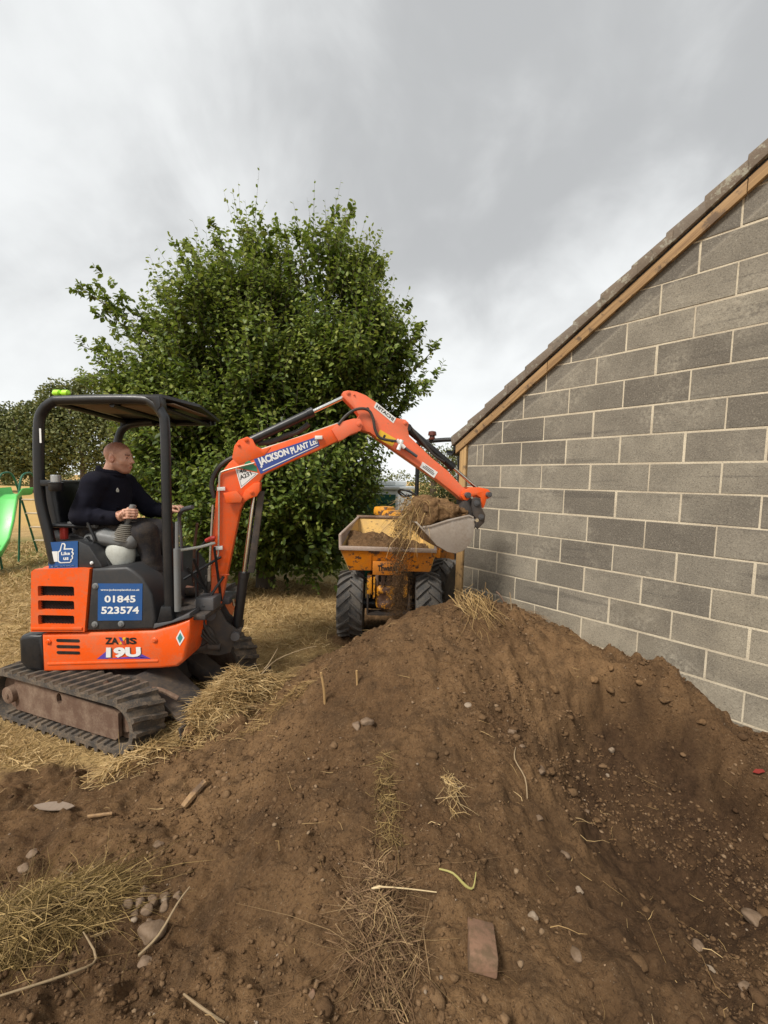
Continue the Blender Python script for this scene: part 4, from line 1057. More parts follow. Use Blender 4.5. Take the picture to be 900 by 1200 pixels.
mk('hose_coupling', comb(cyl(BF(1.49, 2.20, .085), BF(1.56, 2.135, .085), .017, 10), cyl(BF(1.535, 2.20, .085), BF(1.505, 2.115, .085), .018, 8), box(0, 0, 0, 0, 0, 0)), m_white, arm)
mk('hose_coupling', cyl(BF(1.555, 2.14, .085), BF(1.675, 2.065, .085), .013, 8), m_dgrey, arm)
BT([(.01, 1.68, .0), (-.015, 1.78, 0), (.015, 1.885, 0), (.077, 1.962, 0), (.159, 2.012, 0)], .02, m_rubber, nm='hose')
BT([(.01, 1.70, .04), (-.005, 1.80, .04), (.03, 1.90, .04), (.10, 1.975, .04), (.19, 2.02, .04)], .014, m_rubber, nm='hose')
BT([(.34, 2.13, -.02), (.45, 2.15, -.02), (.56, 2.20, -.02), (.66, 2.24, -.02), (.75, 2.31, -.02)], .022, m_rubber, nm='hose')
BT([(1.62, 2.33, .03), (1.72, 2.21, .05), (1.84, 2.09, .045), (1.95, 2.03, .03)], .011, m_rubber, nm='hose', par=arm)
BT([(1.60, 2.34, -.03), (1.75, 2.25, -.045), (1.86, 2.15, -.04)], .011, m_rubber, nm='hose', par=arm)
# bucket linkage
HL = [(2.098, 1.729), (2.115, 1.772), (2.187, 1.807), (2.28, 1.809), (2.365, 1.793), (2.395, 1.759), (2.387, 1.715), (2.35, 1.701), (2.342, 1.663), (2.325, 1.619), (2.297, 1.628), (2.293, 1.714), (2.245, 1.739), (2.191, 1.716), (2.164, 1.687), (2.127, 1.692)]
for w in (-.085, .062): mk('tipping_link', prism(HL, BF, w, w + .022, .006), m_orange, ex, smooth=30)
DL = [(2.192, 1.696), (2.232, 1.722), (2.279, 1.706), (2.292, 1.628), (2.333, 1.559), (2.326, 1.49), (2.263, 1.429), (2.234, 1.455), (2.254, 1.516), (2.211, 1.559), (2.195, 1.628)]
for w in (-.11, .09): mk('bucket_ear', prism(DL, BF, w, w + .022, .006), m_dirty, ex, smooth=30)
for u, v, r in ((2.155, 1.738, .026), (2.360, 1.745, .024), (2.238, 1.668, .026), (2.287, 1.542, .026)):
    mk('pin', comb(cyl(BF(u, v, -.125), BF(u, v, .122), r, 16), cyl(BF(u, v, -.13), BF(u, v, .13), r * .5, 10)), m_dgrey, ex)
mk('quick_hitch', prism([(2.14, 1.70), (2.27, 1.70), (2.32, 1.55), (2.25, 1.43), (2.16, 1.50), (2.10, 1.60)], BF, -.08, .08, .01), m_dirty, ex)
BK = [(1.646, 1.494), (1.76, 1.38), (1.831, 1.305), (1.937, 1.245), (2.008, 1.231), (2.079, 1.252), (2.139, 1.309), (2.172, 1.385), (2.18, 1.485), (2.165, 1.552)]
def rimmed(pts, t):
    inner = []
    for i, p in enumerate(pts):
        a = Vector(pts[max(i - 1, 0)]); b = Vector(pts[min(i + 1, len(pts) - 1)]); d = (b - a).normalized(); inner.append((p[0] + -d.y * -t * -1, p[1] + d.x * t))
    return pts + inner[::-1]
bkt = mk('bucket', comb(prism(rimmed(BK, .014), BF, -.21, .21, .003), *[prism([(1.76, 1.383)] + BK[2:] + [(2.119, 1.569), (1.927, 1.527), (1.774, 1.478), (1.70, 1.47)], BF, w, w + .014, .003) for w in (-.214, .204)]), m_bucket, ex, smooth=30)
mk('cutting_edge', prism([(1.635, 1.502), (1.77, 1.368), (1.78, 1.378), (1.652, 1.508)], BF, -.216, .222, .003), m_bucket, bkt)
mk('wear_strip', prism([(1.70, 1.472), (1.774, 1.480), (1.927, 1.529), (2.119, 1.571), (2.165, 1.554), (2.163, 1.538), (2.119, 1.555), (1.927, 1.512), (1.774, 1.463), (1.70, 1.455)], BF, .2185, .226, .002), m_bucket, bkt)
mk('bucket_stud', cyl(BF(2.185, 1.525, .20), BF(2.185, 1.525, .25), .016, 12), m_chrome, bkt)

# ------------------------------------------------------------------ PERSON in the driving seat
per = thing('person', 'man with cropped hair in a navy fleece sitting at the excavator controls', 'person', (-2.33, 3.33, 1.30))
m_skin, nt_, b_ = newmat('skin'); n_ = N(nt_)
tone_ = n_.attr('tint')
cs_ = n_.ramp(tone_, [(0., (.10, .045, .03)), (.25, (.30, .135, .085)), (.5, (.64, .36, .25)), (.75, (.64, .30, .21)), (1., (.42, .13, .10))])
cs_ = n_.mix(n_.math('MULTIPLY', n_.noise(n_.coord(), 60, 4), .3), cs_, (.42, .19, .12))
nt_.links.new(cs_, b_.inputs['Base Color']); b_.inputs['Roughness'].default_value = .5
b_.inputs['Subsurface Weight'].default_value = .08; b_.inputs['Subsurface Radius'].default_value = (.01, .004, .002)
nt_.links.new(n_.bump(n_.noise(n_.coord(), 180, 3), .2, .001), b_.inputs['Normal'])
m_fleece = M('navy_fleece', (.010, .010, .017), .95, dirt=(.028, .026, .029), amt=.3, bump=.5, bscale=240, spec=.1)
m_trouser = M('dark_work_trousers', (.030, .028, .030), .9, dirt=(.12, .09, .06), amt=.5, scale=12, bump=.4, bscale=120, spec=.1)
m_boot = M('dark_boot_leather', (.03, .025, .02), .7, amt=.6)
HC = np.array([-2.112, 3.325, 1.984])
hr = rotY(.06)
def hp(x, y, z): return tuple(HC + hr @ np.array([x, y, z]))
def head(s, infl=0.):
    s.ell(hp(-.018, 0, .036), (.098 + infl, .077 + infl, .086 + infl), .03)
    return s
SHN, ELN, WRN = (-2.19, 3.145, 1.772), (-2.262, 3.09, 1.535), (-2.025, 3.112, 1.522)
SHF, ELF, WRF = (-2.20, 3.53, 1.765), (-2.02, 3.58, 1.56), (-1.83, 3.50, 1.555)
def torso(s, g=0.):
    s.ell((-2.225, 3.33, 1.69), (.155 + g, .18 + g, .18 + g), .05).ell((-2.225, 3.33, 1.53), (.165 + g, .165 + g, .14 + g), .06)
    s.cone((-2.21, 3.18, 1.79), (-2.19, 3.49, 1.79), .07 + g, .07 + g, .06)
    s.ell((-2.29, 3.33, 1.41), (.16 + g, .185 + g, .11 + g), .05)
    return s
def arms(s, g=0., end=True):
    s.chain([SHN, ELN, WRN], [.074 + g, .058 + g, (.034 if end else .040) + g], .03)
    s.chain([SHF, ELF, WRF], [.074 + g, .056 + g, (.034 if end else .040) + g], .03)
    return s
LEGS = [[(-2.24, 3.23, 1.40), (-1.84, 3.19, 1.405), (-1.76, 3.20, .98)], [(-2.24, 3.43, 1.40), (-1.84, 3.47, 1.405), (-1.76, 3.46, .98)]]
def legs(s, g=0.):
    for l in LEGS: s.chain(l, [.098 + g, .070 + g, .044 + g], .03)
    return s
bs = SDF((-2.60, 2.95, .80), (-1.50, 3.75, 2.16), .0056)
torso(bs); arms(bs); legs(bs)
for l in LEGS: bs.cone((-1.77, l[2][1], .905), (-1.60, l[2][1], .885), .042, .034, .02)
bs.cone((-2.205, 3.33, 1.80), hp(-.035, 0, -.05), .068, .058, .03)
head(bs)
bs.ell(hp(.028, 0, -.035), (.066, .060, .088), .03)
bs.cone(hp(-.005, .048, -.06), hp(.052, .020, -.098), .020, .019, .025).cone(hp(-.005, -.048, -.06), hp(.052, -.020, -.098), .020, .019, .025)
bs.ell(hp(.066, 0, -.099), (.022, .024, .020), .02)
bs.cone(hp(.072, .034, .024), hp(.080, -.034, .024), .012, .012, .015)
bs.cone(hp(.086, 0, .012), hp(.109, 0, -.026), .0085, .0125, .012).cone(hp(.098, .011, -.030), hp(.098, -.011, -.030), .0085, .0085, .008)
for sg in (1, -1):
    bs.ell(hp(.090, sg * .034, .004), (.014, .015, .010), .012, cut=True)
    bs.ell(hp(.074, sg * .033, .004), (.012, .013, .011), .004)
    bs.ell(hp(.056, sg * .044, -.022), (.024, .018, .020), .02)
    bs.ell(hp(-.012, sg * .080, -.010), (.022, .011, .034), .008)
    bs.ell(hp(-.002, sg * .088, -.010), (.009, .006, .014), .006, cut=True)
bs.cone(hp(.088, .018, -.062), hp(.088, -.018, -.062), .0075, .0075, .006).cone(hp(.084, .017, -.075), hp(.084, -.017, -.075), .0085, .0085, .006)
# right hand closed round the joystick
bs.chain([WRN, (-1.980, 3.112, 1.540), (-1.945, 3.105, 1.562)], [.033, .036, .030], .015)
for i in range(4):
    z = 1.590 - i * .0195; r = .0098 - .0006 * i; e = (.0, .004, .002, -.006)[i]
    bs.chain([(-1.945, 3.095, z - .006), (-1.907 + e, 3.090, z), (-1.875 + e, 3.108, z - .003), (-1.873 + e, 3.138, z - .006), (-1.889 + e, 3.156, z - .008)], [r + .002, r + .001, r, r, r - .001], .005)
bs.chain([(-1.965, 3.125, 1.565), (-1.940, 3.148, 1.592), (-1.913, 3.160, 1.606), (-1.891, 3.152, 1.612)], [.016, .012, .0105, .009], .008)
# left hand resting over the far lever
bs.chain([WRF, (-1.785, 3.475, 1.572), (-1.755, 3.46, 1.580)], [.032, .034, .028], .015)
for i in range(4):
    y = 3.488 - i * .0205; L = (.9, 1., .97, .8)[i]
    bs.chain([(-1.752, y, 1.588), (-1.752 + .045 * L, y - .006, 1.600), (-1.752 + .075 * L, y - .012, 1.590), (-1.752 + .088 * L, y - .016, 1.568)], [.0112, .0102, .0095, .008], .005)
bs.chain([(-1.775, 3.445, 1.572), (-1.745, 3.425, 1.565), (-1.715, 3.415, 1.560), (-1.695, 3.413, 1.557)], [.015, .0115, .010, .0085], .008)
P_, Q_ = bs.mesh()
hl = (P_ - HC) @ hr            # into head axes
x, y, z = hl[:, 0], hl[:, 1], hl[:, 2]
t = np.full(len(P_), .5) + (fbm(P_[:, 0], P_[:, 2], 60, 2, 3) - .5) * .1
isH = (np.abs(x) < .14) & (np.abs(y) < .12) & (z < .13) & (z > -.16)
stub = isH & (z < -.048) & (x > -.015 - (z + .05) * .2) & (z > -.135) & ~((x > .078) & (np.abs(y) < .02) & (z > -.085) & (z < -.055))
t[stub] -= .17
t[isH & (np.abs(y) < .017) & (x > .084) & (z < -.056) & (z > -.082)] = .92
t[isH & (x > .070) & (np.abs(np.abs(y) - .031) < .020) & (np.abs(z - .026) < .0055)] = .06
t[isH & (x > .066) & (np.abs(np.abs(y) - .033) < .010) & (np.abs(z - .003) < .004)] = .02
t[isH & (np.abs(y) > .076)] = .72
lim_ = np.interp(x, [-.13, -.05, -.02, .02, .055, .075, .10], [-.060, -.050, .002, .012, .050, .074, .09])
scal = np.clip((z - lim_) / .022, 0, 1) * np.clip(.75 + (fbm(x * 1., y + z, 90, 2, 4) - .5) * .6, 0, 1) * (.55 + .45 * np.clip((z - .03) / .06, 0, 1))
t = np.where(isH, t + (.13 - t) * scal, t)
tat = (P_[:, 0] > -2.01) & (P_[:, 0] < -1.925) & (P_[:, 1] < 3.15) & (P_[:, 2] > 1.48) & (P_[:, 2] < 1.60)
t[tat & (fbm(P_[:, 0], P_[:, 2], 70, 3, 6) > .5)] = .24
body = fast('body', P_, Q_, m_skin, tint=t, smooth=True, parent=per)
fs = SDF((-2.62, 2.93, 1.30), (-1.70, 3.75, 1.98), .0075)
torso(fs, .012); arms(fs, .013, False)
fs.cone((-2.215, 3.33, 1.80), (-2.165, 3.33, 1.895), .085, .074, .03)
# folds
for i in range(26):
    a = rnd.random(); src = [SHN, ELN] if i % 3 == 0 else [ELN, WRN] if i % 3 == 1 else None
    if src:
        c = np.array(src[0]) * (1 - a) + np.array(src[1]) * a; c = c + np.array([rnd.uniform(-.03, .03), -.06 + rnd.uniform(0, .03), rnd.uniform(-.03, .03)])
        fs.cone(c, c + np.array([rnd.uniform(-.03, .03), .02, rnd.uniform(-.05, .05)]), .012, .008, .02)
    else:
        c = np.array([rnd.uniform(-2.16, -2.05), rnd.uniform(3.2, 3.36), rnd.uniform(1.46, 1.6)]); fs.cone(c, c + np.array([-.09, -.05, rnd.uniform(-.03, .04)]), .014, .01, .02)
fs.noise(.012, 22, 5)
axf = [fs.lo[i] + np.arange(fs.n[i]) * fs.vox for i in range(3)]
FX, FY, FZ = np.meshgrid(*axf, indexing='ij')
fs.g = np.maximum(fs.g, (FZ - 1.868 - (FX + 2.18) * -.35).astype(np.float32))         # collar edge
p_, q_ = fs.mesh(); fast('fleece', p_, q_, m_fleece, smooth=True, parent=per)
mk('fleece_logo', comb(prism([(.0, .0), (.016, .0), (.018, .014), (.008, .032), (-.002, .014)], lambda u, v, w: Vector((-2.072 + u * .5 + w * .7, 3.215 + u * .85 - w * .5, 1.715 + v)), -.004, .010)), m_palegrey, per)
ring_ = []
for k in range(17):
    a = R(-150 + k * 300 / 16); ring_.append((-2.185 + .083 * math.cos(a), 3.33 + .080 * math.sin(a), 1.872 + .012 * math.cos(a) * -1 + (.018 if abs(a) > 2 else 0)))
mk('collar', comb(tube(ring_, [.020] * 17, 8, smooth_sub=2), tube([(p[0] + .006 * math.copysign(1, p[0] + 2.185), p[1], p[2] - .018) for p in ring_], [.019] * 17, 8, smooth_sub=2)), m_fleece, per, smooth=180)
ls = SDF((-2.5, 3.02, .92), (-1.68, 3.64, 1.55), .009)
legs(ls, .013); ls.ell((-2.28, 3.33, 1.41), (.172, .197, .115), .05); ls.noise(.02, 15, 7)
p_, q_ = ls.mesh(); fast('trousers', p_, q_, m_trouser, smooth=True, parent=per)
for l in LEGS:
    b2 = SDF((-1.9, l[2][1] - .09, .82), (-1.5, l[2][1] + .09, 1.12), .008)
    b2.cone((-1.76, l[2][1], 1.06), (-1.77, l[2][1], .90), .058, .052, .02).cone((-1.77, l[2][1], .885), (-1.60, l[2][1], .875), .052, .044, .03)
    b2.g = np.maximum(b2.g, (.838 - (b2.lo[2] + np.arange(b2.n[2]) * b2.vox))[None, None, :].astype(np.float32))
    p_, q_ = b2.mesh(); fast('boot', p_, q_, m_boot, smooth=True, parent=per)

# ------------------------------------------------------------------ DUMPER
du = thing('site_dumper', 'yellow rusty site dumper parked facing us, its skip under the excavator bucket', 'dumper', (.06, 5.0, .05))
def plate4(name, c, th, mm, par, out): return mk(name, quadplate(c, out, th), mm, par, smooth=0)
FL, FR = Vector((-.462, 4.45, 1.115)), Vector((.566, 4.45, 1.105))
GL, GR = Vector((-.366, 4.53, .868)), Vector((.517, 4.53, .868))
BLc, BRc = Vector((-.325, 5.30, 1.372)), Vector((.52, 5.30, 1.372))
HL_, HR_ = Vector((-.28, 4.95, .80)), Vector((.46, 4.95, .80))
SLc, SRc = FL + Vector((-.005, .005, .13)), FR + Vector((.005, .005, .13))
skip = mk('skip', comb(quadplate([GL, GR, FR, FL], (0, -1, -.3), .012), quadplate([HL_, HR_, GR, GL], (0, 0, -1), .012)), m_yellow, du, smooth=0)
for nm_, q_, o_ in (('skip_wall', [GL, FL, BLc, HL_], (-1, 0, 0)), ('skip_wall', [GR, FR, BRc, HR_], (1, 0, 0)), ('skip_wall', [HL_, HR_, BRc, BLc], (0, 1, -.3))):
    mk(nm_, quadplate(q_, o_, .012), m_dusty, skip, smooth=0)
def tri_plate(a, b, c, th):
    o = Vector((th, 0, 0)); return [a, b, c, a + o, b + o, c + o], [(0, 1, 2), (3, 5, 4), (0, 1, 4, 3), (1, 2, 5, 4), (2, 0, 3, 5)]
for a_, b_, c_, sg in ((FL, BLc, SLc, -1), (FR, BRc, SRc, 1)):
    mk('skip_wing', tri_plate(a_, b_, c_, sg * .012), m_lip, skip, smooth=0)
    mk('skip_rim', tube([a_, c_ + ZUP * .012, c_.lerp(b_, .03) + ZUP * .012, b_ + ZUP * .006], .017, 8), m_lip, skip)
mk('skip_lip', comb(prism([(-.475, 1.095), (.578, 1.085), (.578, 1.128), (-.475, 1.138)], lambda u, v, w: Vector((u, w, v)), 4.425, 4.470, .008)), m_lip, skip)
mk('skip_back_rail', tube([BLc + Vector((-.02, 0, .01)), BRc + Vector((.02, 0, .01))], .022, 8), m_rust, skip)
for x_ in (-.13, .30):
    mk('skip_seam', prism([(x_ - .004, .87), (x_ + .004, .87), (x_ + .004, 1.09), (x_ - .004, 1.09)], lambda u, v, w: Vector((u, 4.44 + (1.1 - v) * .34 + w, v)), -.008, .004), m_yellow, skip, smooth=0)
sg_ = mk('name_plate', box(-.108, .200, 4.43, 4.455, .832, .980, .004), m_yellow, du)
text('lettering', 'Thwaites', [Vector((-.055, 4.43, .875)), Vector((.155, 4.43, .880)), Vector((.155, 4.43, .945)), Vector((-.055, 4.43, .940))], (0, -.003, 0), m_ink, sg_, .035)
mk('chassis_plate', comb(box(-.165, .305, 4.47, 4.62, .372, .392), box(-.168, -.150, 4.47, 4.75, .392, .60), box(.288, .306, 4.47, 4.75, .392, .60)), m_dirty, du, smooth=0)
cst = SDF((-.15, 4.4, .36), (.22, 4.8, .74), .01)
cst.rbox((.035, 4.58, .555), (.105, .07, .135), .04, .02).ell((.03, 4.55, .47), (.08, .06, .06), .02).rbox((.035, 4.6, .66), (.115, .06, .03), .02, .01); cst.noise(.02, 30, 2)
p_, q_ = cst.mesh(); fast('axle_casting', p_, q_, m_yellowrust, smooth=True, parent=du)
mk('hydraulic_union', comb(*[cyl((x_, 4.54, .69), (x_, 4.54, .80), .022, 10) for x_ in (-.06, .005, .07, .135)], cyl((-.10, 4.56, .71), (.18, 4.56, .71), .02, 10)), m_rust, du)
mk('pivot_bracket', comb(box(-.17, -.115, 4.52, 4.7, .58, .80, .01), box(.235, .28, 4.52, 4.7, .56, .80, .01), box(-.10, -.08, 4.5, 4.6, .55, .78)), m_yellowrust, du)
mk('front_chassis', comb(box(-.14, .27, 4.72, 5.20, .36, .80, .02), cyl((-.45, 4.75, .425), (.58, 4.75, .425), .06, 14)), m_black, du)
mk('tip_ram', cyl((.03, 4.70, .60), (.03, 4.9, .82), .03, 10), m_chrome, du)
# wheels
def lug_geo(sgn, rad, w):
    V, F = [], []
    for t_ in (0, .35, .7, 1.):
        ax = sgn * (-.006 + t_ * (w / 2 + .004)); th = t_ * .36
        rr = rad - .012 * t_ ** 3
        for dth, h_ in ((-.050, -.02), (-.036, .03), (.036, .03), (.050, -.02)):
            a = th + dth * (1 + .2 * t_); r = rr + h_
            V.append((ax, -math.sin(a) * r, math.cos(a) * r))
    for i in range(3):
        for k_ in range(4): j = (k_ + 1) % 4; F.append((i * 4 + k_, i * 4 + j, i * 4 + 4 + j, i * 4 + 4 + k_))
    F += [(0, 3, 2, 1), (12, 13, 14, 15)]
    return V, F
lugs = {}
for sg in (1, -1):
    me = bpy.data.meshes.new('tyre_lug'); V, F = lug_geo(sg, .352, .285); me.from_pydata(V, [], F)
    bm = bmesh.new(); bm.from_mesh(me); bmesh.ops.recalc_face_normals(bm, faces=bm.faces); bm.to_mesh(me); bm.free(); finish(me, m_tyre, 0); lugs[sg] = me
TY = [(-.14, .22), (-.148, .27), (-.142, .32), (-.12, .342), (0, .352), (.12, .342), (.142, .32), (.148, .27), (.14, .22)]
def wheel(c, yaw, flip=1):
    c = Vector(c); axd = Vector((math.cos(yaw), math.sin(yaw), 0))
    w = mk('wheel', lathe([(-.06, .05), (-.05, .19), (-.13, .215), (-.14, .225), (.14, .225), (.13, .215), (.05, .19), (.06, .05)], c, axd, 28), m_yellowrust, du, at=c)
    ty = mk('tyre', lathe(TY, c, axd, 36), m_tyre, w)
    mk('hub', lathe([(-.10, .05), (-.095, .07), (.095, .07), (.10, .05)], c, axd, 16), m_rust, w)
    for i in range(18):
        for sg in (1, -1):
            o = bpy.data.objects.new('tyre_lug', lugs[sg]); COL.objects.link(o); o.parent = w
            o.matrix_local = Matrix.Rotation(yaw, 4, 'Z') @ Matrix.Rotation(flip * (2 * math.pi * (i + (.5 if sg > 0 else 0)) / 18), 4, 'X')
    return w
wheel((-.355, 4.75, .42), 0); wheel((.515, 4.75, .42), 0)
YAW = R(33)
bk, rg = Vector((math.sin(YAW), math.cos(YAW), 0)), Vector((math.cos(YAW), -math.sin(YAW), 0))
PV = Vector((.06, 5.15, 0))
def RFr(a, b, z): return PV + rg * a + bk * b + ZUP * z
def rbox_(a0, a1, b0, b1, z0, z1, bev=.01):
    V, F = box(a0, a1, b0, b1, z0, z1, bev); return [RFr(*v) for v in V], F
wheel(RFr(.41, .85, .42), -YAW); wheel(RFr(-.41, .85, .42), -YAW)
mk('rear_chassis', comb(rbox_(-.22, .22, .05, 1.3, .38, .78, .02), [[RFr(*v) for v in cyl((-.4, .85, .42), (.4, .85, .42), .05, 12)[0]], cyl((-.4, .85, .42), (.4, .85, .42), .05, 12)[1]]), m_black, du)
mk('engine_bonnet', rbox_(-.26, .26, .98, 1.55, .62, 1.12, .04), m_yellow, du)
mk('dash_cowl', comb(rbox_(-.30, .26, .22, .46, .70, 1.46, .03), rbox_(-.42, -.20, .26, .50, 1.38, 1.50, .03)), m_yellowrust, du)
mk('driver_seat', comb(rbox_(-.2, .2, .72, 1.08, 1.12, 1.22, .04), rbox_(-.2, .2, 1.04, 1.12, 1.2, 1.5, .03)), m_black, du)
sw = RFr(-.03, .516, 1.665); swax = (ZUP * .86 + bk * .45 + Vector((.12, 0, 0))).normalized()
e_ = swax.orthogonal().normalized(); g_ = swax.cross(e_)
ring = [sw + (e_ * math.cos(R(15 * i)) + g_ * math.sin(R(15 * i))) * .135 for i in range(25)]
stw = mk('steering_wheel', comb(tube(ring, .015, 8, cap=False), *[tube([sw - swax * .03, sw + (e_ * math.cos(R(120 * i + 20)) + g_ * math.sin(R(120 * i + 20))) * .13], .010, 6) for i in range(3)], cyl(sw - swax * .05, sw, .03, 12)), m_black, du)
mk('steering_column', tube([sw - swax * .04, RFr(-.03, .38, 1.44)], .022, 8), m_black, du)
HPT = [RFr(-.26, 1.187, .70), RFr(-.26, 1.187, 2.30), RFr(-.245, 1.187, 2.39), RFr(-.16, 1.187, 2.437), RFr(.28, 1.187, 2.455), RFr(.37, 1.187, 2.41), RFr(.40, 1.187, 2.28), RFr(.42, 1.187, 1.9), RFr(.42, 1.187, .70)]
mk('roll_bar', tube(HPT, .032, 10, smooth_sub=4), m_greenframe if False else m_black, du)
bc = RFr(-.03, 1.187, 2.46)
bcn = mk('beacon', lathe([(0, .05), (.02, .055), (.03, .04), (.06, .04), (.065, .062), (.085, .062), (.12, .055), (.13, .02)], bc, (0, 0, 1), 16), M('dull_amber', (.12, .03, .02), .3, amt=.2), du)

# ------------------------------------------------------------------ SOIL in the skip, in the bucket and falling from it
def sheet(name, x0, x1, y0, y1, f, mm, n=60, depth=.2, root=None):
    xs, ys = np.linspace(x0, x1, n), np.linspace(y0, y1, n); X, Y = np.meshgrid(xs, ys); Z = f(X, Y)
    V = np.stack([X, Y, Z], -1).reshape(-1, 3); V2 = V.copy(); V2[:, 2] = np.minimum(V2[:, 2] - .02, (Z.min() - depth))
    i = np.arange(n * n).reshape(n, n); q = np.stack([i[:-1, :-1], i[:-1, 1:], i[1:, 1:], i[1:, :-1]], -1).reshape(-1, 4)
    ed = np.concatenate([i[0, :], i[1:, -1], i[-1, -2::-1], i[-2:0:-1, 0]]); nx_ = np.roll(ed, -1); k = n * n
    sd2 = np.stack([ed, ed + k, nx_ + k, nx_], -1)
    return fast(name, np.concatenate([V, V2]), np.concatenate([q, q[:, ::-1] + k, sd2]), mm, smooth=True, at=(float((x0 + x1) / 2), float((y0 + y1) / 2), float(Z.min())))
def fz(X, Y):
    ty = np.clip((Y - 4.49) / .62, 0, 1)
    z = 1.115 + .13 * np.sin(np.clip(ty * 1.5, 0, 1) * math.pi * .6) * (.55 + .45 * np.cos((X + .25) * 4)) - .22 * np.clip(ty - .62, 0, 1)
    z += (fbm(X, Y, 9, 4, 3) - .5) * .10 + (fbm(X, Y, 40, 2, 5) - .5) * .03
    return z
XS = lambda X, Y: X
sk_ = sheet('soil_load', -.40, .50, 4.485, 5.10, fz, m_soil, 90, .05)
tag(sk_, 'dark loose soil lying in the skip of the yellow dumper', 'soil')
bh = SDF((.2, 3.35, 1.2), (1.15, 4.2, 1.85), .011)
def bw(u, v, w): p = BF(u, v, w); return (p.x, p.y, p.z)
bh.chain([bw(1.73, 1.52, 0), bw(1.80, 1.56, .0), bw(1.95, 1.54, 0), bw(2.12, 1.53, 0)], [.13, .15, .14, .09], .04)
for a, b_, c, r in ((1.72, 1.50, -.12, .10), (1.72, 1.50, .10, .10), (1.80, 1.58, -.08, .11), (1.80, 1.58, .07, .125), (1.95, 1.55, .1, .10), (1.95, 1.55, -.1, .10), (2.1, 1.52, .1, .08), (1.68, 1.57, .06, .07), (1.66, 1.53, -.05, .07)):
    bh.ell(bw(a, b_, c), (r, r, r), .05)
bh.noise(.05, 14, 3).noise(.03, 40, 6)
axb = [bh.lo[i] + np.arange(bh.n[i]) * bh.vox for i in range(3)]
BX, BY, BZ = np.meshgrid(*axb, indexing='ij')
uu = (BX - B0.x) * BD.x + (BY - B0.y) * BD.y; ww = (BX - B0.x) * BN.x + (BY - B0.y) * BN.y
bh.g = np.maximum(bh.g, (np.abs(ww) - .198).astype(np.float32))
bh.g = np.maximum(bh.g, (np.interp(uu, [1.60, 1.66, 1.76, 1.83, 1.94, 2.01, 2.08, 2.14, 2.17, 2.18], [1.50, 1.505, 1.40, 1.325, 1.262, 1.248, 1.268, 1.325, 1.40, 1.5]) - BZ).astype(np.float32))
p_, q_ = bh.mesh(); sl = fast('soil_load', p_, q_, m_soil, smooth=True, at=bw(1.9, 1.3, 0))
tag(sl, 'heaped brown soil filling the raised excavator bucket', 'soil')

# ------------------------------------------------------------------ blades, straw and roots
def blades(P0, D, L, W, curl, nseg=4, sag=0.):
    """ribbons starting at P0, heading along D, bending by curl; returns verts, quads"""
    n = len(P0); D = D / np.linalg.norm(D, axis=1, keepdims=True)
    r = rng.normal(size=(n, 3)); side = np.cross(D, r); side /= np.linalg.norm(side, axis=1, keepdims=True) + 1e-9
    up_ = np.cross(side, D)
    wob = side * np.array([1, 1, .4]) * rng.normal(size=(n, 1))
    V = np.zeros((n, nseg + 1, 2, 3)); 
    for k in range(nseg + 1):
        t_ = k / nseg
        c = P0 + D * (L * t_)[:, None] + up_ * (curl * L * t_ * t_)[:, None] * np.array([1, 1, .3]) + wob * (L * .10 * math.sin(t_ * 5.5))[:, None]
        c[:, 2] -= sag * L * t_ * t_
        w = (W * (1 - .75 * t_ ** 2) * .5)[:, None]
        V[:, k, 0] = c - side * w; V[:, k, 1] = c + side * w
    b = (np.arange(n) * (nseg + 1) * 2)[:, None, None] + (np.arange(nseg) * 2)[None, :, None] + np.array([0, 1, 3, 2])[None, None, :]
    return V.reshape(-1, 3), b.reshape(-1, 4)
def tints(n, nseg, lo, hi): return np.repeat(rng.uniform(lo, hi, n), (nseg + 1) * 2)
def on_ground(x, y, lift=0.): return np.stack([x, y, ground_z(x, y) + lift], -1)
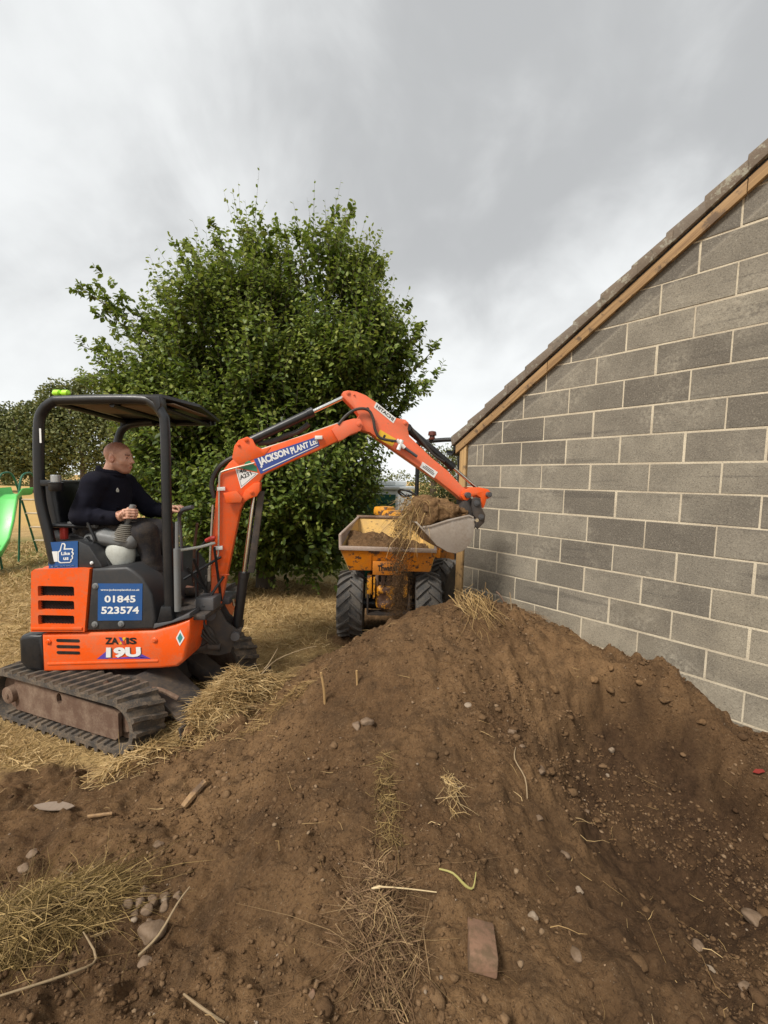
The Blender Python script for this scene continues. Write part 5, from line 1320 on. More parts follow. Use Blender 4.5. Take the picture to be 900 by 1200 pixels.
def heap(name, label, cat, cx, cy, rx, ry, h, ang, n, L, W=.004, t=(.2, .95), mm=None, curl=.5, stick=.25, direction=None, spread=1., core=True, group=None):
    """a mound of tangled blades lying on the ground, round a core of turf"""
    ca, sa = math.cos(ang), math.sin(ang)
    a = rng.uniform(0, 2 * math.pi, n); r = np.sqrt(rng.uniform(0, 1, n)) * (1 + .25 * rng.normal(size=n).clip(-1, 1.5))
    lx, ly = rx * r * np.cos(a), ry * r * np.sin(a)
    x, y = cx + lx * ca - ly * sa, cy + lx * sa + ly * ca
    hz = h * np.clip(1 - r ** 2, 0, 1) * (.65 + .7 * fbm(x, y, 9, 2, 7))
    P = on_ground(x, y, .004); P[:, 2] += hz * rng.uniform(.5, 1.05, n)
    d = rng.normal(size=(n, 3)) * spread; d[:, 2] = np.abs(d[:, 2]) * stick * rng.uniform(-.4, 1, n)
    if direction is not None: d += np.array(direction)
    ll = L * rng.uniform(.35, 1.15, n)
    V, Q = blades(P - d / np.linalg.norm(d, axis=1, keepdims=True) * (ll * .4)[:, None], d, ll, W * rng.uniform(.6, 1.5, n), rng.normal(size=n) * curl * .5, 4, .12)
    gzv = None
    o = fast(name, V, Q, mm or m_straw, tint=tints(n, 4, *t), at=(cx, cy, gz(cx, cy)))
    tag(o, label, cat, group)
    if core:
        m_ = 34; aa, rr_ = np.meshgrid(np.linspace(0, 2 * math.pi, m_, endpoint=False), np.linspace(0, 1.0, 12))
        X = cx + rx * rr_ * np.cos(aa) * ca - ry * rr_ * np.sin(aa) * sa; Y = cy + rx * rr_ * np.cos(aa) * sa + ry * rr_ * np.sin(aa) * ca
        Z = ground_z(X, Y) + h * .72 * np.clip(1 - rr_ ** 2, 0, 1) * (.65 + .7 * fbm(X, Y, 9, 2, 7)) - .012 * rr_
        i = np.arange(m_ * 12).reshape(12, m_); nxt = np.roll(i, -1, axis=1)
        q = np.stack([i[:-1], nxt[:-1], nxt[1:], i[1:]], -1).reshape(-1, 4)
        c = fast('turf', np.stack([X, Y, Z], -1), q, m_soil, smooth=True, parent=o)
    return o
heap('grass_heap', 'biggest heap of dry cut grass, lying against the excavator blade', 'grass heap', -1.12, 3.09, .44, .20, .25, R(56), 4600, .26, .0042, (.2, 1.), curl=.8)
heap('grass_heap', 'low tuft of dry grass in front of the excavator track', 'grass heap', -1.52, 2.50, .26, .11, .11, R(48), 420, .24, .0044, (.3, 1.), direction=(.5, .7, .15), curl=.5)
heap('grass_clump', 'flattened tangled clump of dry grass at the lower left corner', 'grass heap', -1.27, 1.45, .30, .17, .09, R(40), 3000, .22, .0025, (.0, .95), mm=m_green_straw, curl=1.8, stick=.08, direction=(.28, .25, -.05))
heap('straw_patch', 'thin layer of pale straw beside the rear of the track', 'straw', -2.35, 2.58, .36, .10, .03, R(-18), 220, .20, .004, (.3, 1.), core=False)
heap('root_mat', 'brown tangle of fine roots on the soil heap nearest the camera', 'roots', .03, 1.34, .10, .21, .06, R(6), 1500, .22, .0026, (.0, .92), mm=m_root, curl=2.2, core=False, stick=.2, direction=(.15, -.55, 0), spread=.8)
heap('straw_tuft', 'bunch of long straw draped over the heap crest by the corner post', 'straw', .80, 3.46, .16, .16, .05, R(30), 170, .42, .0044, (.1, .8), curl=.5, direction=(.25, -1.1, -.45), core=False, spread=.42)
heap('straw_tuft', 'sparse trail of dry stems running down the middle of the soil heap', 'straw', .05, 1.86, .055, .30, .02, R(4), 300, .13, .0026, (.05, .75), mm=m_green_straw, curl=1.0, core=False, direction=(.1, -.7, .1))
heap('straw_tuft', 'small pale straw tuft right of the heap ridge', 'straw', .36, 1.95, .03, .10, .01, 0, 80, .16, .0028, (.4, 1.), curl=.6, core=False, direction=(.1, -.9, .1), spread=.5)
heap('straw_patch', 'thin dry grass trailing down the slope below the biggest grass heap', 'straw', -.72, 2.90, .36, .10, .02, R(42), 380, .16, .0032, (.0, .7), core=False)
heap('straw_patch', 'few dry roots and stems on the bank under the block wall', 'straw', 1.40, 3.75, .16, .12, .02, R(-40), 130, .2, .003, (.1, .8), mm=m_root, core=False, curl=1.2)
# roots and straw hanging out of the bucket
n = 300
uu = rng.uniform(1.62, 1.78, n); vv = rng.uniform(1.50, 1.70, n); ww = rng.uniform(-.2, .2, n)
P = np.array([bw(a, b_, c) for a, b_, c in zip(uu - (1.70 - vv) * .15, vv, ww)])
d = rng.normal(size=(n, 3)) * .45 + np.array([-.35, -.1, -.65])
V, Q = blades(P, d, rng.uniform(.08, .30, n), rng.uniform(.003, .007, n), rng.normal(size=n) * .35, 4, .55)
P2 = np.array([bw(a, b_, c) for a, b_, c in zip(rng.uniform(1.60, 2.05, 340), rng.uniform(1.62, 1.72, 340), rng.uniform(-.2, .2, 340))])
P2 = P2[:140]; d2 = rng.normal(size=(140, 3)) * np.array([1, 1, .35]) + np.array([-.4, 0, .05])
V2, Q2 = blades(P2, d2, rng.uniform(.06, .2, 140), rng.uniform(.003, .006, 140), rng.normal(size=140) * .4, 4, .3)
st_ = fast('straw_tuft', np.concatenate([V, V2]), np.concatenate([Q, Q2 + len(V)]), m_straw, tint=np.concatenate([tints(n, 4, .0, .7), tints(140, 4, .0, .45)]), at=bw(1.7, 1.5, 0))
tag(st_, 'matted straw and roots hanging off the raised bucket', 'straw')
n = 15000
t_ = rng.uniform(0, 1, n) ** .8
fx = .165 + rng.normal(size=n) * (.022 + .030 * t_) + rng.uniform(-.07, .06, n); fy = 3.80 + rng.normal(size=n) * .09; fzz = 1.50 - t_ * .95
s_ = rng.uniform(.0008, .0026, n) * (1 + 1.6 * (rng.random(n) > .97))
tet = np.array([(1, 1, 1), (-1, -1, 1), (-1, 1, -1), (1, -1, -1)], float)
rot = rng.normal(size=(n, 4, 3)) * .35
V = np.stack([fx, fy, fzz], -1)[:, None, :] + (tet[None] + rot) * s_[:, None, None]
Q = (np.arange(n) * 4)[:, None, None] + np.array([(0, 1, 2), (0, 3, 1), (0, 2, 3), (1, 3, 2)])[None]
fo = fast('falling_soil', V.reshape(-1, 3), Q.reshape(-1, 3), m_soil)
tag(fo, 'stream of loose earth falling from the bucket past the dumper', 'soil', kind='stuff')
# loose stalks all over the turned soil
n = 520
x = rng.uniform(-2.2, 2.4, n); y = rng.uniform(.95, 4.2, n)
keep = (soil_mask(x, y) > .5) & (fbm(x, y, 1.3, 2, 9) > .42) & (np.abs(x) < y * 1.0 + .2)
x, y = x[keep], y[keep]; n = len(x)
d = rng.normal(size=(n, 3)); d[:, 2] = rng.uniform(-.05, .12, n)
V, Q = blades(on_ground(x, y, .008), d, rng.uniform(.03, .16, n) , rng.uniform(.0014, .003, n), rng.normal(size=n) * .4, 4)
ls_ = fast('loose_straw', V, Q, m_straw, tint=tints(n, 4, .1, .9)); tag(ls_, 'stray straw stalks strewn over the turned soil', 'straw', kind='stuff')
# standing stubble and flattened dry grass
def dryfield(n, x0, x1, y0, y1, L, W, t, stick):
    x = rng.uniform(x0, x1, n); y = rng.uniform(y0, y1, n)
    k = soil_mask(x, y) < .35; x, y = x[k], y[k]; n = len(x)
    d = rng.normal(size=(n, 3)); d[:, 2] = np.abs(d[:, 2]) * stick
    return blades(on_ground(x, y, 0), d, rng.uniform(.4, 1, n) * L, np.full(n, W), rng.normal(size=n) * .3, 3), np.repeat(rng.uniform(*t, n), 8)
parts = [dryfield(15000, -4.2, -.4, 2.2, 4.6, .11, .0045, (.2, .95), .35), dryfield(15000, -6.5, .2, 4.4, 7.5, .14, .008, (.2, .95), .6), dryfield(9000, -10, -3, 6.5, 11, .15, .014, (.1, .8), .8)]
V = np.concatenate([p[0][0] for p in parts]); off = np.cumsum([0] + [len(p[0][0]) for p in parts])
Q = np.concatenate([p[0][1] + off[i] for i, p in enumerate(parts)])
dg_ = fast('dry_grass', V, Q, m_straw, tint=np.concatenate([p[1] for p in parts])); tag(dg_, 'short parched grass covering the ground behind the excavator', 'grass', kind='stuff')

# ------------------------------------------------------------------ stones and clods
def ico(sub_):
    bm = bmesh.new(); bmesh.ops.create_icosphere(bm, subdivisions=sub_, radius=1); return bmgeo(bm)
IV1, IF1 = ico(1); IV1 = np.array([v[:] for v in IV1]); IF1 = np.array(IF1)
IV2, IF2 = ico(2); IV2 = np.array([v[:] for v in IV2]); IF2 = np.array(IF2)
IV3, IF3 = ico(3); IV3 = np.array([v[:] for v in IV3]); IF3 = np.array(IF3)
def lumps(x, y, s, IV, IF, sink=.3, flat_=.75, jit=.18):
    n = len(x); k = len(IV)
    v = IV[None] * (1 + jit * rng.normal(size=(n, k, 1)).clip(-1.6, 1.6)) * np.stack([rng.uniform(.7, 1.3, n), rng.uniform(.7, 1.3, n), rng.uniform(.55, 1, n) * flat_ / .75], -1)[:, None, :]
    a = rng.uniform(0, 6.28, n); c, s_ = np.cos(a)[:, None], np.sin(a)[:, None]
    vx = v[..., 0] * c - v[..., 1] * s_; vy = v[..., 0] * s_ + v[..., 1] * c
    v = np.stack([vx, vy, v[..., 2]], -1) * s[:, None, None]
    P = np.stack([x, y, ground_z(x, y) + s * (.5 - sink)], -1)
    return (v + P[:, None, :]).reshape(-1, 3), (IF[None] + (np.arange(n) * k)[:, None, None]).reshape(-1, IF.shape[1])
def scatter(n, dens):
    x = rng.uniform(-2.4, 2.7, n * 6); y = .9 + rng.uniform(0, 1, n * 6) ** 1.35 * 3.5
    k = (np.abs(x) < y * 1.0 + .25) & (soil_mask(x, y) > .6) & (rng.random(n * 6) < dens(x, y)) & ((x - 1.337) * WN.x + (y - 4.134) * WN.y > .01)
    return x[k][:n], y[k][:n]
dens = lambda x, y: np.clip((fbm(x, y, 1.9, 3, 13) - .40) * 4, .04, 1) * (.45 + .55 * (x > .45)) 
x, y = scatter(20000, dens)
V, Q = lumps(x, y, .0026 + .010 * rng.random(len(x)) ** 4.2, IV1[:], IF1, jit=.34)
cl1 = fast('soil_clods', V, Q, m_clod, tint=np.repeat(np.clip(rng.normal(.48, .24, len(x)), 0, 1), 12 if False else len(IV1))); tag(cl1, 'countless small crumbs and clods of earth over the heap', 'soil', kind='stuff')
x, y = scatter(300, dens)
V, Q = lumps(x, y, .009 + .020 * rng.random(len(x)) ** 2, IV2, IF2, .45, .7, .16)
cl2 = fast('earth_lumps', V, Q, m_clod, tint=np.repeat(np.clip(rng.normal(.45, .2, len(x)), 0, 1), len(IV2))); tag(cl2, 'larger lumps of earth scattered on the sides of the heap', 'soil', kind='stuff')
x, y = scatter(220, dens)
V, Q = lumps(x, y, .002 + .005 * rng.random(len(x)) ** 2, IV1, IF1, .2, .7, .08)
cl3 = fast('pebbles', V, Q, m_palestone, smooth=True); tag(cl3, 'pale pebbles scattered through the turned soil', 'stones', kind='stuff')
def stone(x, y, r, label, mm=None, sq=(1, 1, .7), rot=0., lift=.15, name='stone', amp=.22, group=None):
    sd = rnd.random() * 50
    v = IV3.copy(); nn = np.stack([fbm(v[:, 0] + sd, v[:, 1] + v[:, 2] * .7 + sd, 1.3, 3, 2)], -1) - .5
    v = v * (1 + amp * 2 * nn)
    for _ in range(9):                                   # broken faces
        pn = np.array([rnd.gauss(0, 1) for _ in range(3)]); pn /= np.linalg.norm(pn); q = v @ pn; v = v - np.clip(q - rnd.uniform(.62, .86), 0, None)[:, None] * pn
    v = v * np.array(sq) * r; c, s_ = math.cos(rot), math.sin(rot)
    v = np.stack([v[:, 0] * c - v[:, 1] * s_, v[:, 0] * s_ + v[:, 1] * c, v[:, 2]], -1) + np.array([x, y, gz(x, y) + r * sq[2] * lift])
    o = fast(name, v, IF3, mm or m_stone, smooth=True, at=(x, y, gz(x, y)))
    return tag(o, label, name, group)
stone(-.849, 1.46, .055, 'biggest brown stone in the hollow left of the heap', sq=(1.05, .85, .65), rot=.1)
stone(-.808, 1.344, .040, 'flat stone just below the biggest brown stone', sq=(1.05, .7, .5), rot=.1)
for x, y, r, w in ((-.962, 1.569, .024, 'middle of the left side of'), (-.911, 1.536, .024, 'front centre of'), (-.954, 1.528, .018, 'front left of'), (-.901, 1.567, .020, 'very middle of'), (-.994, 1.548, .022, 'left end of'), (-.852, 1.559, .023, 'right side of'), (-.875, 1.60, .026, 'back centre of'), (-.925, 1.60, .02, 'back row, left of centre, in'), (-.83, 1.62, .022, 'back right corner of'), (-.97, 1.62, .022, 'back left corner of'), (-.89, 1.51, .016, 'foot, against the biggest stone, of')):
    stone(x, y, r, 'brown cobble at the ' + w + ' the cobble cluster', sq=(1, .85, .8), rot=rnd.uniform(0, 3), lift=.3, group='cobbles clustered in the hollow')
stone(-.936, 1.492, .013, 'small whitish stone beside the cobble cluster', m_palestone, lift=.4)
stone(-.865, 1.585, .014, 'small cream stone lying on top of the cobbles', m_palestone, lift=1.2)
stone(-.136, 2.412, .050, 'pale angular stone high on the left flank of the heap', m_stone, sq=(.6, .9, .5), rot=.3)
stone(-.07, 2.40, .045, 'brown stone beside the pale angular one on the left flank', sq=(1, .8, .5))
stone(.884, 1.841, .036, 'brown stone in the middle of the hollow floor', sq=(1, .85, .6))
stone(.952, 2.32, .034, 'round stone at the foot of the slope right of the ridge', sq=(.9, 1, .8))
stone(.819, 1.982, .022, 'small stone in front of the thin twig in the hollow', rot=.5)
stone(.597, 1.451, .022, 'small grey stone up and right of the brick', m_palestone, sq=(1, .8, .6))
stone(.714, 1.346, .028, 'brown oval stone right of the brick', sq=(.7, 1, .6))
stone(1.4, 1.654, .036, 'brown stone on the right side of the hollow floor', sq=(.8, 1, .6))
stone(1.302, 1.481, .024, 'pale flat stone near the lower right corner', m_palestone, sq=(1, .8, .5))
stone(1.297, 1.321, .024, 'small brown stone nearest the lower right corner', sq=(1, .9, .6))
stone(1.814, 1.826, .065, 'large half buried slab at the right edge', sq=(.7, 1, .45), rot=.4, lift=.1)
stone(.559, 2.539, .032, 'flat pale stone on the upper right slope of the heap', m_palestone, sq=(1, .7, .5))
stone(1.651, 2.814, .024, 'pale round pebble at the head of the hollow', m_palestone, sq=(1, .8, .8))
stone(1.58, 2.72, .016, 'little pale pebble below the round one at the head of the hollow', m_palestone)
stone(-1.603, 1.812, .028, 'oval stone left of the flattened grass clump', sq=(.8, 1, .5))
stone(-1.564, 1.722, .030, 'rough stone touching the flattened grass clump', sq=(1, .8, .5))
stone(-1.061, 1.891, .030, 'half buried stone above the cobble hollow', sq=(1, .8, .5))
stone(.836, 2.508, .030, 'brown stone on the slope under the straw crest', sq=(1, .8, .6))
stone(.873, 2.42, .024, 'smaller brown stone below the one under the straw crest', sq=(1, .8, .6), rot=1)
stone(.87, 1.649, .018, 'pebble beside a loose straw in the hollow', m_palestone)
stone(1.296, 2.434, .026, 'grey stone on the far side of the hollow floor', sq=(1, .7, .5))
stone(1.461, 1.968, .018, 'small dark stone deep in the hollow', sq=(1, .8, .6))
stone(-.19, 1.166, .013, 'tiny pink stone left of the root tangle', m_brick)
for x, y, r, l in ((-1.20, 2.90, .13, 'big soil clod broken from the turf beside the grass heap'), (-1.06, 2.83, .10, 'soil clod in front of the biggest grass heap'), (-.93, 3.02, .085, 'smaller soil clod at the right end of the biggest grass heap'), (-1.30, 2.78, .08, 'soil clod between the track and the biggest grass heap')):
    stone(x, y, r, l, m_soil, sq=(1.2, .8, .6), rot=.6, lift=.35, name='clod', amp=.35)
for x, y, r, l in ((1.62, 3.05, .036, 'crumbling clod on the bank below the wall'), (1.78, 3.12, .034, 'clod on the crest of the bank'), (2.02, 2.84, .040, 'clod at the lip of the bank nearer the right edge'), (1.30, 3.0, .036, 'clod halfway down the bank'), (1.92, 2.98, .03, 'small clod behind the lip of the bank'), (2.16, 2.68, .03, 'small clod on the bank by the right edge')):
    stone(x, y, r, l, m_soil, sq=(1.1, .9, .7), rot=rnd.uniform(0, 3), lift=.3, name='clod', amp=.35)
# brick
bt = mk('brick', box(-.046, .046, -.076, .076, -.03, .028, .006), m_brick, at=None)
bt.data.transform(Matrix.Rotation(R(-9), 4, 'Z') @ Matrix.Rotation(R(-14), 4, 'X') @ Matrix.Rotation(R(4), 4, 'Y'))
bt.location = (.365, 1.30, gz(.365, 1.30) + .022); tag(bt, 'old red brick lying on the soil at the lower right', 'brick')
# wood, stakes, leaf, scraps
def stick(name, pts, r, mm, label, cat, n=7):
    o = mk(name, tube(pts, r, n, smooth_sub=3), mm, at=pts[0]); return tag(o, label, cat)
def gp3(x, y, h): return Vector((x, y, gz(x, y) + h))
m_log = mat_timber('weathered_log', (.36, .22, .10), (.17, .10, .055))
m_deadleaf = M('dead_leaf', (.22, .165, .12), .8, dirt=(.12, .08, .05), amt=.5)
m_twig = M('twig_bark', (.30, .215, .12), .8, amt=.3)
stick('log', [gp3(-1.055, 2.13, .02), gp3(-1.03, 2.18, .024), gp3(-.99, 2.26, .022)], [.017, .021, .018], m_log, 'short barkless log lying below the low grass tuft', 'wood')
stick('wood_chip', [gp3(-1.47, 1.985, .014), gp3(-1.37, 2.025, .014)], .008, m_log, 'pale splinter of wood on the soil at left', 'wood')
stick('stake', [gp3(-.364, 2.672, -.04), Vector((-.372, 2.66, gz(-.364, 2.672) + .10)), Vector((-.392, 2.66, gz(-.364, 2.672) + .205))], .0085, m_postwood, 'longer thin wooden stake leaning out of the heap', 'stake')
stick('stake', [gp3(-.155, 2.769, -.04), Vector((-.163, 2.765, gz(-.155, 2.769) + .10))], .0075, m_postwood, 'shorter wooden stake stuck in the heap, right of the longer one', 'stake')
lf = [(-.10, 0), (-.05, .030), (.02, .036), (.09, .012), (.115, 0), (.08, -.016), (0, -.022), (-.06, -.014)]
zl = gz(-1.695, 2.048)
lo_ = mk('dead_leaf', ([(-1.695 + u, 2.048 + v, zl + .030 + .10 * v * v * 40 + (.01 if abs(u) > .08 else 0)) for u, v in lf] + [(-1.695 + u, 2.048 + v, zl + .026 + .10 * v * v * 40 + (.01 if abs(u) > .08 else 0)) for u, v in lf], [tuple(range(8)), tuple(range(8, 16))[::-1]] + [(i, (i + 1) % 8, 8 + (i + 1) % 8, 8 + i) for i in range(8)]), m_deadleaf, at=(-1.695, 2.048, zl))
tag(lo_, 'long grey brown dead leaf on the soil at left', 'leaf')
zr = gz(2.248, 2.344)
tag(mk('scrap', prism([(-.03, 0), (.0, .018), (.035, .006), (.03, -.012), (-.01, -.016)], lambda u, v, w: Vector((2.248 + u, 2.344 + v, zr + .012 + w + u * .2)), 0, .004), flat('red_scrap', (.22, .025, .02)), at=(2.248, 2.344, zr)), 'small red plastic scrap on the bank at the right edge', 'litter')
e0_ = gp3(-.015, 1.455, .055)
ear = [e0_, e0_ + Vector((.03, .002, .006)), e0_ + Vector((.045, .002, .006)), e0_ + Vector((.13, .0, .004)), e0_ + Vector((.245, -.004, -.004))]
stick('wheat_ear', ear, [.003, .006, .003, .0022, .002], M('ripe_straw', (.58, .44, .24), .6, amt=.1), 'pale wheat ear with its stalk lying across the root tangle', 'wheat ear')
l2 = [gp3(.25, 1.53, .012), gp3(.30, 1.505, .018), gp3(.345, 1.485, .014), gp3(.375, 1.486, .012), gp3(.395, 1.53, .03)]
stick('grass_shoot', l2, [.003, .004, .0055, .003, .0015], M('yellow_green_shoot', (.36, .32, .10), .6, amt=.2), 'bent yellow green grass shoot up from the brick', 'grass shoot')
stick('iron_bar', [gp3(1.20, 3.82, -.03), gp3(1.12, 3.86, .07), gp3(1.08, 3.88, .10)], .008, m_rust, 'rusty iron bar poking out of the heap by the wall', 'iron bar')
stick('twig', [gp3(1.22, 3.82, -.02), Vector((1.205, 3.84, gz(1.22, 3.82) + .12)), Vector((1.20, 3.85, gz(1.22, 3.82) + .16))], .005, m_twig, 'thin upright twig beside the iron bar at the wall', 'twig')
stick('twig', [gp3(-.93, 3.22, .24), Vector((-.90, 3.25, .36)), Vector((-.84, 3.3, .47))], [.005, .004, .002], m_twig, 'thin bent twig standing out of the biggest grass heap', 'twig')
stick('twig', [gp3(-.95, 3.22, .20), Vector((-.85, 3.3, .37)), Vector((-.66, 3.4, .42)), Vector((-.55, 3.45, .43))], [.005, .004, .003, .002], m_twig, 'long arching twig over the biggest grass heap', 'twig')
stick('twig', [gp3(-.84, 1.36, .01), gp3(-.80, 1.42, .06), gp3(-.77, 1.50, .09), gp3(-.75, 1.56, .10)], [.005, .005, .004, .003], m_twig, 'slanting pale twig leaning over the biggest brown stone', 'twig')
stick('twig', [gp3(-.60, 1.20, .012), gp3(-.52, 1.14, .03), gp3(-.44, 1.12, .012)], [.003, .004, .003], m_twig, 'curved pale twig on bare soil at the bottom', 'twig')
stick('twig', [gp3(-1.15, 1.16, .012), gp3(-1.0, 1.26, .03), gp3(-.97, 1.33, .015), gp3(-1.05, 1.38, .03)], [.003, .004, .004, .002], m_twig, 'hooked pale twig near the bottom left corner', 'twig')
stick('twig', [gp3(.78, 2.05, .01), gp3(.80, 2.15, .03), gp3(.77, 2.24, .02), gp3(.80, 2.32, .01)], [.003, .004, .004, .002], m_twig, 'wavy dark twig on the floor of the hollow', 'twig')

# ------------------------------------------------------------------ TREES
LEAF = np.array([(0, 0, 0), (.5, .30, .06), (.42, .72, .05), (0, 1, -.06), (-.42, .72, .05), (-.5, .30, .06)])
LQ = np.array([(0, 1, 2, 3), (0, 3, 4, 5)])
def leaves(P, T, Nn, L, W):
    """leaves at P pointing along T with face normal about Nn"""
    n = len(P); T = T / np.linalg.norm(T, axis=1, keepdims=True)
    S = np.cross(T, Nn); S /= np.linalg.norm(S, axis=1, keepdims=True) + 1e-9; U = np.cross(S, T)
    V = P[:, None, :] + LEAF[None, :, 0:1] * (W[:, None, None] * S[:, None, :]) + LEAF[None, :, 1:2] * (L[:, None, None] * T[:, None, :]) + LEAF[None, :, 2:3] * (L[:, None, None] * U[:, None, :])
    Q = (np.arange(n) * 6)[:, None, None] + LQ[None]
    return V.reshape(-1, 3), Q.reshape(-1, 4)
def unit(n):
    v = rng.normal(size=(n, 3)); return v / np.linalg.norm(v, axis=1, keepdims=True)
def shoots(B, D, L, per, l0, w0, droop=.25, tip=.45):
    """leaves set alternately along curved shoots from B along D; returns P,T,N,L,W,t"""
    n = len(B); ts = (np.arange(per) + .5) / per
    P = B[:, None] + D[:, None] * (L[:, None] * ts)[..., None]
    P[..., 2] += (L[:, None] * .22 * ts ** 2)
    side = np.cross(D, rng.normal(size=(n, 3))); side /= np.linalg.norm(side, axis=1, keepdims=True)
    sg = np.where(np.arange(per) % 2 == 0, 1, -1)[None, :, None]
    T = D[:, None] * .55 + side[:, None] * sg * .8 + rng.normal(size=(n, per, 3)) * .28; T[..., 2] -= droop
    Nn = np.array([0, -.25, 1.])[None, None] + rng.normal(size=(n, per, 3)) * .45
    sz = (1 - tip * ts)[None] * rng.uniform(.7, 1.2, (n, per))
    tt = np.clip(.30 + .38 * ts[None] + rng.normal(size=(n, per)) * .16 + rng.normal(size=(n, 1)) * .12, 0, 1)
    f = lambda a: a.reshape(-1, a.shape[-1]) if a.ndim == 3 else a.ravel()
    return f(P), f(T), f(Nn), f(l0 * sz), f(w0 * sz), f(tt)
def stems(B, D, L, r, n=4):
    """thin stems as tapering 3-sided prisms"""
    k = len(B); ts = np.linspace(0, 1, n + 1)
    P = B[:, None] + D[:, None] * (L[:, None] * ts)[..., None]; P[..., 2] += L[:, None] * .22 * ts ** 2
    a = np.cross(D, [0.3, .2, .9]); a /= np.linalg.norm(a, axis=1, keepdims=True); b = np.cross(D, a)
    ring = np.stack([a * math.cos(q) + b * math.sin(q) for q in (0, 2.1, 4.2)], 1)
    V = P[:, :, None] + ring[:, None] * (r * (1 - .8 * ts))[None, :, None, None]
    i = (np.arange(k) * (n + 1) * 3)[:, None, None, None] + (np.arange(n) * 3)[None, :, None, None]
    q = np.array([[j, (j + 1) % 3, (j + 1) % 3 + 3, j + 3] for j in range(3)])[None, None]
    return V.reshape(-1, 3), (i + q).reshape(-1, 4)
tree = thing('hornbeam_tree', 'large dense green broadleaf tree behind the excavator', 'tree', (-2.0, 7.0, 0))
ENV = [((-1.9, 7.0, 2.0), (1.6, 1.5, 2.0), 1.), ((-2.3, 7.0, 3.6), (1.0, 1.1, 1.65), 1.), ((-1.05, 7.0, 4.0), (.75, .9, 1.65), .85), ((-.45, 6.9, 3.5), (.7, .9, .95), .7), ((-3.45, 7.0, 3.0), (.95, .75, .95), .6), ((-1.0, 6.6, 1.3), (.7, .85, 1.3), .5), ((-.8, 6.8, 2.4), (.5, .7, 1.0), .4), ((-3.0, 7.0, 2.1), (1.0, .85, 1.5), .6)]
Bs, Ds, Ls = [], [], []
for c, r, wgt in ENV:
    c, r = np.array(c), np.array(r); n = int(3000 * wgt * (r[0] * r[2]) ** .5)
    u = unit(n * 2); u = u[(u[:, 1] < .45) | (rng.random(n * 2) < .35)][:n]; n = len(u)
    rad = rng.uniform(.55, .93, n) ** .7
    bul = .58 + .78 * vnoise(u[:, 0] * 2.6 + c[0] * 3, u[:, 2] * 2.6 + u[:, 1] * 1.9 + c[2], 2)
    p = c + u * r * (rad * bul)[:, None]
    lumpy = vnoise(p[:, 0] * 1.6 + 40, p[:, 2] * 1.6 + p[:, 1] * 1.1 + 40, 6)
    k = (p[:, 2] > .12) & (rng.random(n) < np.clip(3.0 * (lumpy - .27), .06, 1))
    hi = np.clip((p[:, 2] - 3.0) / 2.5, 0, 1)
    d = u * np.array([.8, .8, .5]) + np.array([0, 0, 1.]) * (.55 + .55 * hi)[:, None] + rng.normal(size=(n, 3)) * .33
    d /= np.linalg.norm(d, axis=1, keepdims=True)
    Bs.append(p[k]); Ds.append(d[k]); Ls.append((rng.uniform(.25, .62, n) * (1 + .7 * hi * rng.random(n) ** 2))[k])
# long leading shoots that break the outline
TIPS = [((-3.0, 6.9, 4.0), (-4.95, 6.8, 5.05)), ((-3.2, 6.9, 3.5), (-5.0, 6.8, 4.15)), ((-3.4, 7, 3.9), (-4.6, 6.9, 4.75)), ((-3.3, 7, 3.2), (-4.95, 6.9, 3.65)), ((-.2, 6.9, 3.4), (1.0, 6.8, 4.22)), ((-.3, 6.9, 3.8), (.6, 6.9, 5.0)), ((0, 6.9, 3.2), (.85, 6.8, 3.85)), ((-.9, 7, 5.2), (-.2, 7, 6.05)), ((-.9, 7, 5.6), (-.62, 7, 6.95)), ((-1.0, 7, 5.4), (-.95, 7, 6.75)), ((-1.3, 7, 5.3), (-1.5, 7, 6.55)), ((-2.1, 7, 5.2), (-2.35, 7, 6.6)), ((-2.4, 7, 5.0), (-2.75, 7, 6.45)), ((-2.5, 7, 4.8), (-3.3, 7, 5.8)), ((-2.8, 7, 4.6), (-3.7, 7, 5.0)), ((-.6, 7, 4.8), (.15, 7, 5.6)), ((-3.4, 7, 3.0), (-4.7, 6.9, 3.25)), ((-.2, 6.9, 2.9), (.55, 6.8, 3.35)), ((-1.9, 7, 5.4), (-1.95, 7, 6.35)), ((-.2, 6.8, 3.9), (.75, 6.7, 4.45))]
lead = []
for a, b in TIPS:
    a, b = np.array(a), np.array(b); a[2] -= .35; b[2] -= .22 + (.52 if b[2] > 5.9 else 0); b[0] -= .22 if b[0] > 0 else 0
    for j in range(4):
        off = rng.normal(size=3) * np.array([.16, .25, .16]); e = a + (b - a) * (1 if j == 0 else rng.uniform(.6, .95)) + (off if j else 0)
        lead.append((a + off * .5, e))
        ln = np.linalg.norm(e - a); m = int(ln * 8)
        tt = rng.uniform(.15, 1, m)
        p = (a + off * .5) + ((e - a) - off * .5) * tt[:, None] + rng.normal(size=(m, 3)) * .03
        d = (b - a) / np.linalg.norm(b - a) * .9 + rng.normal(size=(m, 3)) * .55; d /= np.linalg.norm(d, axis=1, keepdims=True)
        Bs.append(p); Ds.append(d); Ls.append(rng.uniform(.14, .40, m) * (1.2 - .75 * tt))
B_, D_, L_ = np.concatenate(Bs), np.concatenate(Ds), np.concatenate(Ls)
P, T, Nn, LL, WW, tt = shoots(B_, D_, L_, 11, .115, .066)
